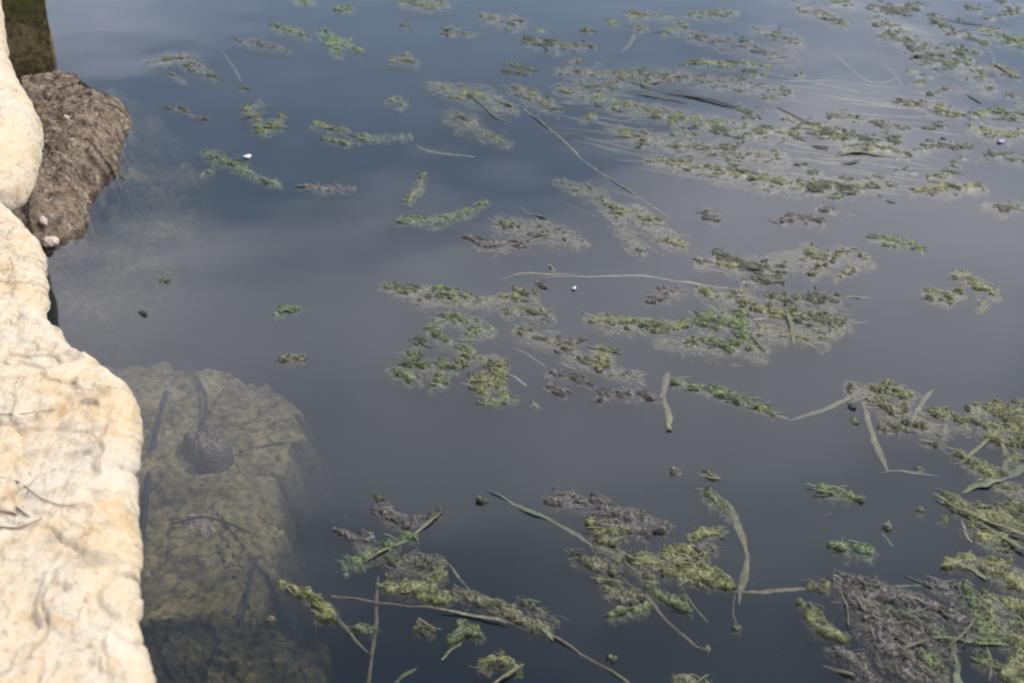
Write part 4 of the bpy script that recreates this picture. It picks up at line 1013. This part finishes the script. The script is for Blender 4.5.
# small clumps that nothing tells apart
G1 = 'small clumps in the upper drift'
small = [(243, 88), (285, 51), (186, 68), (215, 77), (405, 25), (450, 27), (470, 33), (448, 33), (512, 30), (540, 30), (588, 30), (612, 22), (600, 62), (575, 60), (530, 92), (548, 100), (585, 118), (590, 115), (600, 105), (616, 108),
         (672, 125), (680, 132), (690, 134), (676, 146), (640, 144), (700, 168), (672, 162), (720, 75), (750, 70), (738, 78), (740, 90), (765, 66), (758, 74), (770, 98), (830, 130), (812, 133), (836, 137), (800, 75), (880, 24), (895, 12), (910, 8),
         (884, 36), (918, 48), (934, 54), (936, 62), (948, 62), (950, 68), (912, 70), (924, 76), (946, 88), (934, 92), (920, 82), (968, 48), (985, 42), (960, 20), (975, 52), (990, 18), (1008, 14), (1020, 104), (1012, 96), (940, 124), (928, 128), (948, 114), (885, 132),
         (868, 140), (820, 146), (776, 150), (768, 162), (800, 165), (816, 172), (846, 178), (862, 180), (878, 176), (890, 184), (902, 170), (914, 172), (930, 192), (980, 160), (964, 158), (955, 165), (1004, 205), (850, 212), (770, 190), (836, 196), (640, 28), (700, 35), (745, 40), (640, 70)]
rs = random.Random(7)
for x, y in small:
    r = rs.uniform(2.6, 4.6); a = rs.uniform(-0.25, 0.35)
    mat(beside('small clump', x, y), rs.choice(['dark', 'dark', 'green', 'mixed']), [[(x - r * 1.6, y - r * a, r * 0.6), (x, y, r), (x + r * 1.8, y + r * a, r * 0.6)]], up=1.8, wob=0.7, group=G1, name='algae_clump')
G2 = 'small purple clumps at mid water'
for x, y in [(540, 283), (552, 268), (542, 286), (524, 292), (573, 340), (558, 352), (492, 352), (494, 364), (535, 403), (555, 372), (528, 300)]:
    r = rs.uniform(3, 5)
    mat(beside('small purple clump', x, y), 'purple', [[(x - r, y - 1, r * 0.6), (x, y, r), (x + r, y + 1, r * 0.6)]], up=2.5, group=G2, name='algae_clump')
G3 = 'small buds in the lower water'
for x, y in [(852, 405), (854, 422), (920, 468), (708, 470), (738, 628), (920, 510), (706, 648), (612, 658), (270, 620), (378, 498), (482, 500), (888, 526), (830, 512), (676, 472)]:
    r = rs.uniform(3, 4.5)
    mat(beside('tiny dark bud', x, y), rs.choice(['dark', 'mixed']), [[(x - r, y, r * 0.6), (x, y, r), (x + r, y + 1, r * 0.6)]], up=3.5, wob=0.35, group=G3, name='algae_bud')
for x, y, w in [(165, 281, 7), (143, 312, 5)]:
    mat('%s dark bit of weed floating off the notched ledge' % ('bigger' if w > 6 else 'smaller'), 'dark', [[(x - w / 2, y, 2.5), (x + w / 2, y + 1, 2.5)]], up=4, wob=0.3, group='weed bits off the ledge', name='weed_bit')
mat('brown bit of weed beside the crusted rock', 'mixed', [[(122, 176, 3), (128, 175, 3)]], up=4, wob=0.3, name='weed_bit', group='weed bits')

# petals
def petal(label, px, py, w, kind):
    s = scale_at(px, py); c = W(px, py, 0.003); n = 16
    V = [(c[0], c[1], c[2] + 0.003)]
    for ring, (k, dz) in enumerate(((0.55, 0.002), (1.0, 0.0))):
        for i in range(n):
            a = 2 * math.pi * i / n
            q = k * w * s * (1 + 0.15 * math.sin(2 * a + 1) + 0.08 * math.sin(5 * a))
            V.append((c[0] + q * math.cos(a), c[1] + 1.2 * q * math.sin(a), c[2] + dz + 0.0015 * math.sin(2 * a)))
    F = [(0, 1 + i, 1 + (i + 1) % n) for i in range(n)] + [(1 + i, 1 + n + i, 1 + n + (i + 1) % n, 1 + (i + 1) % n) for i in range(n)]
    b = len(V)
    V += [(x, y, z - 0.0015) for x, y, z in V]
    F += [tuple(i + b for i in f[::-1]) for f in F] + [(1 + n + i, 1 + n + i + b, 1 + n + (i + 1) % n + b, 1 + n + (i + 1) % n) for i in range(n)]
    recentre(tag(mesh_obj('petal', V, F, M[kind]), label, 'petal'))
petal('white petal floating on the bright green mat', 247, 156, 3.6, 'white')
petal('violet petal floating near the right edge', 1001, 141, 3.6, 'violet')
petal('tiny white petal left of the long pale blade', 574, 288, 2, 'white')

# specks of dust on the water: nobody could count them
rd_ = random.Random(99); V = []; F = []
for k in range(420):
    x, y = rd_.uniform(60, 1024), rd_.uniform(0, 683)
    s = scale_at(x, y); c = W(x, y, 0.0); q = rd_.uniform(0.3, 0.75) * s; b = len(V); e = rd_.uniform(1, 2)
    for i in range(6):
        a = math.pi / 3 * i; V.append((c[0] + q * e * math.cos(a), c[1] + q * math.sin(a), -0.0005))
    V.append((c[0], c[1], q * 0.9)); 
    F += [(b + i, b + (i + 1) % 6, b + 6) for i in range(6)] + [tuple(b + i for i in range(5, -1, -1))]
tag(mesh_obj('floating_specks', V, F, M['b_pale']), 'tiny pale specks scattered over the open water', 'specks', kind='stuff')
print('mats', mat.n, 'blades', blade.n, 'tris', mat.tris)
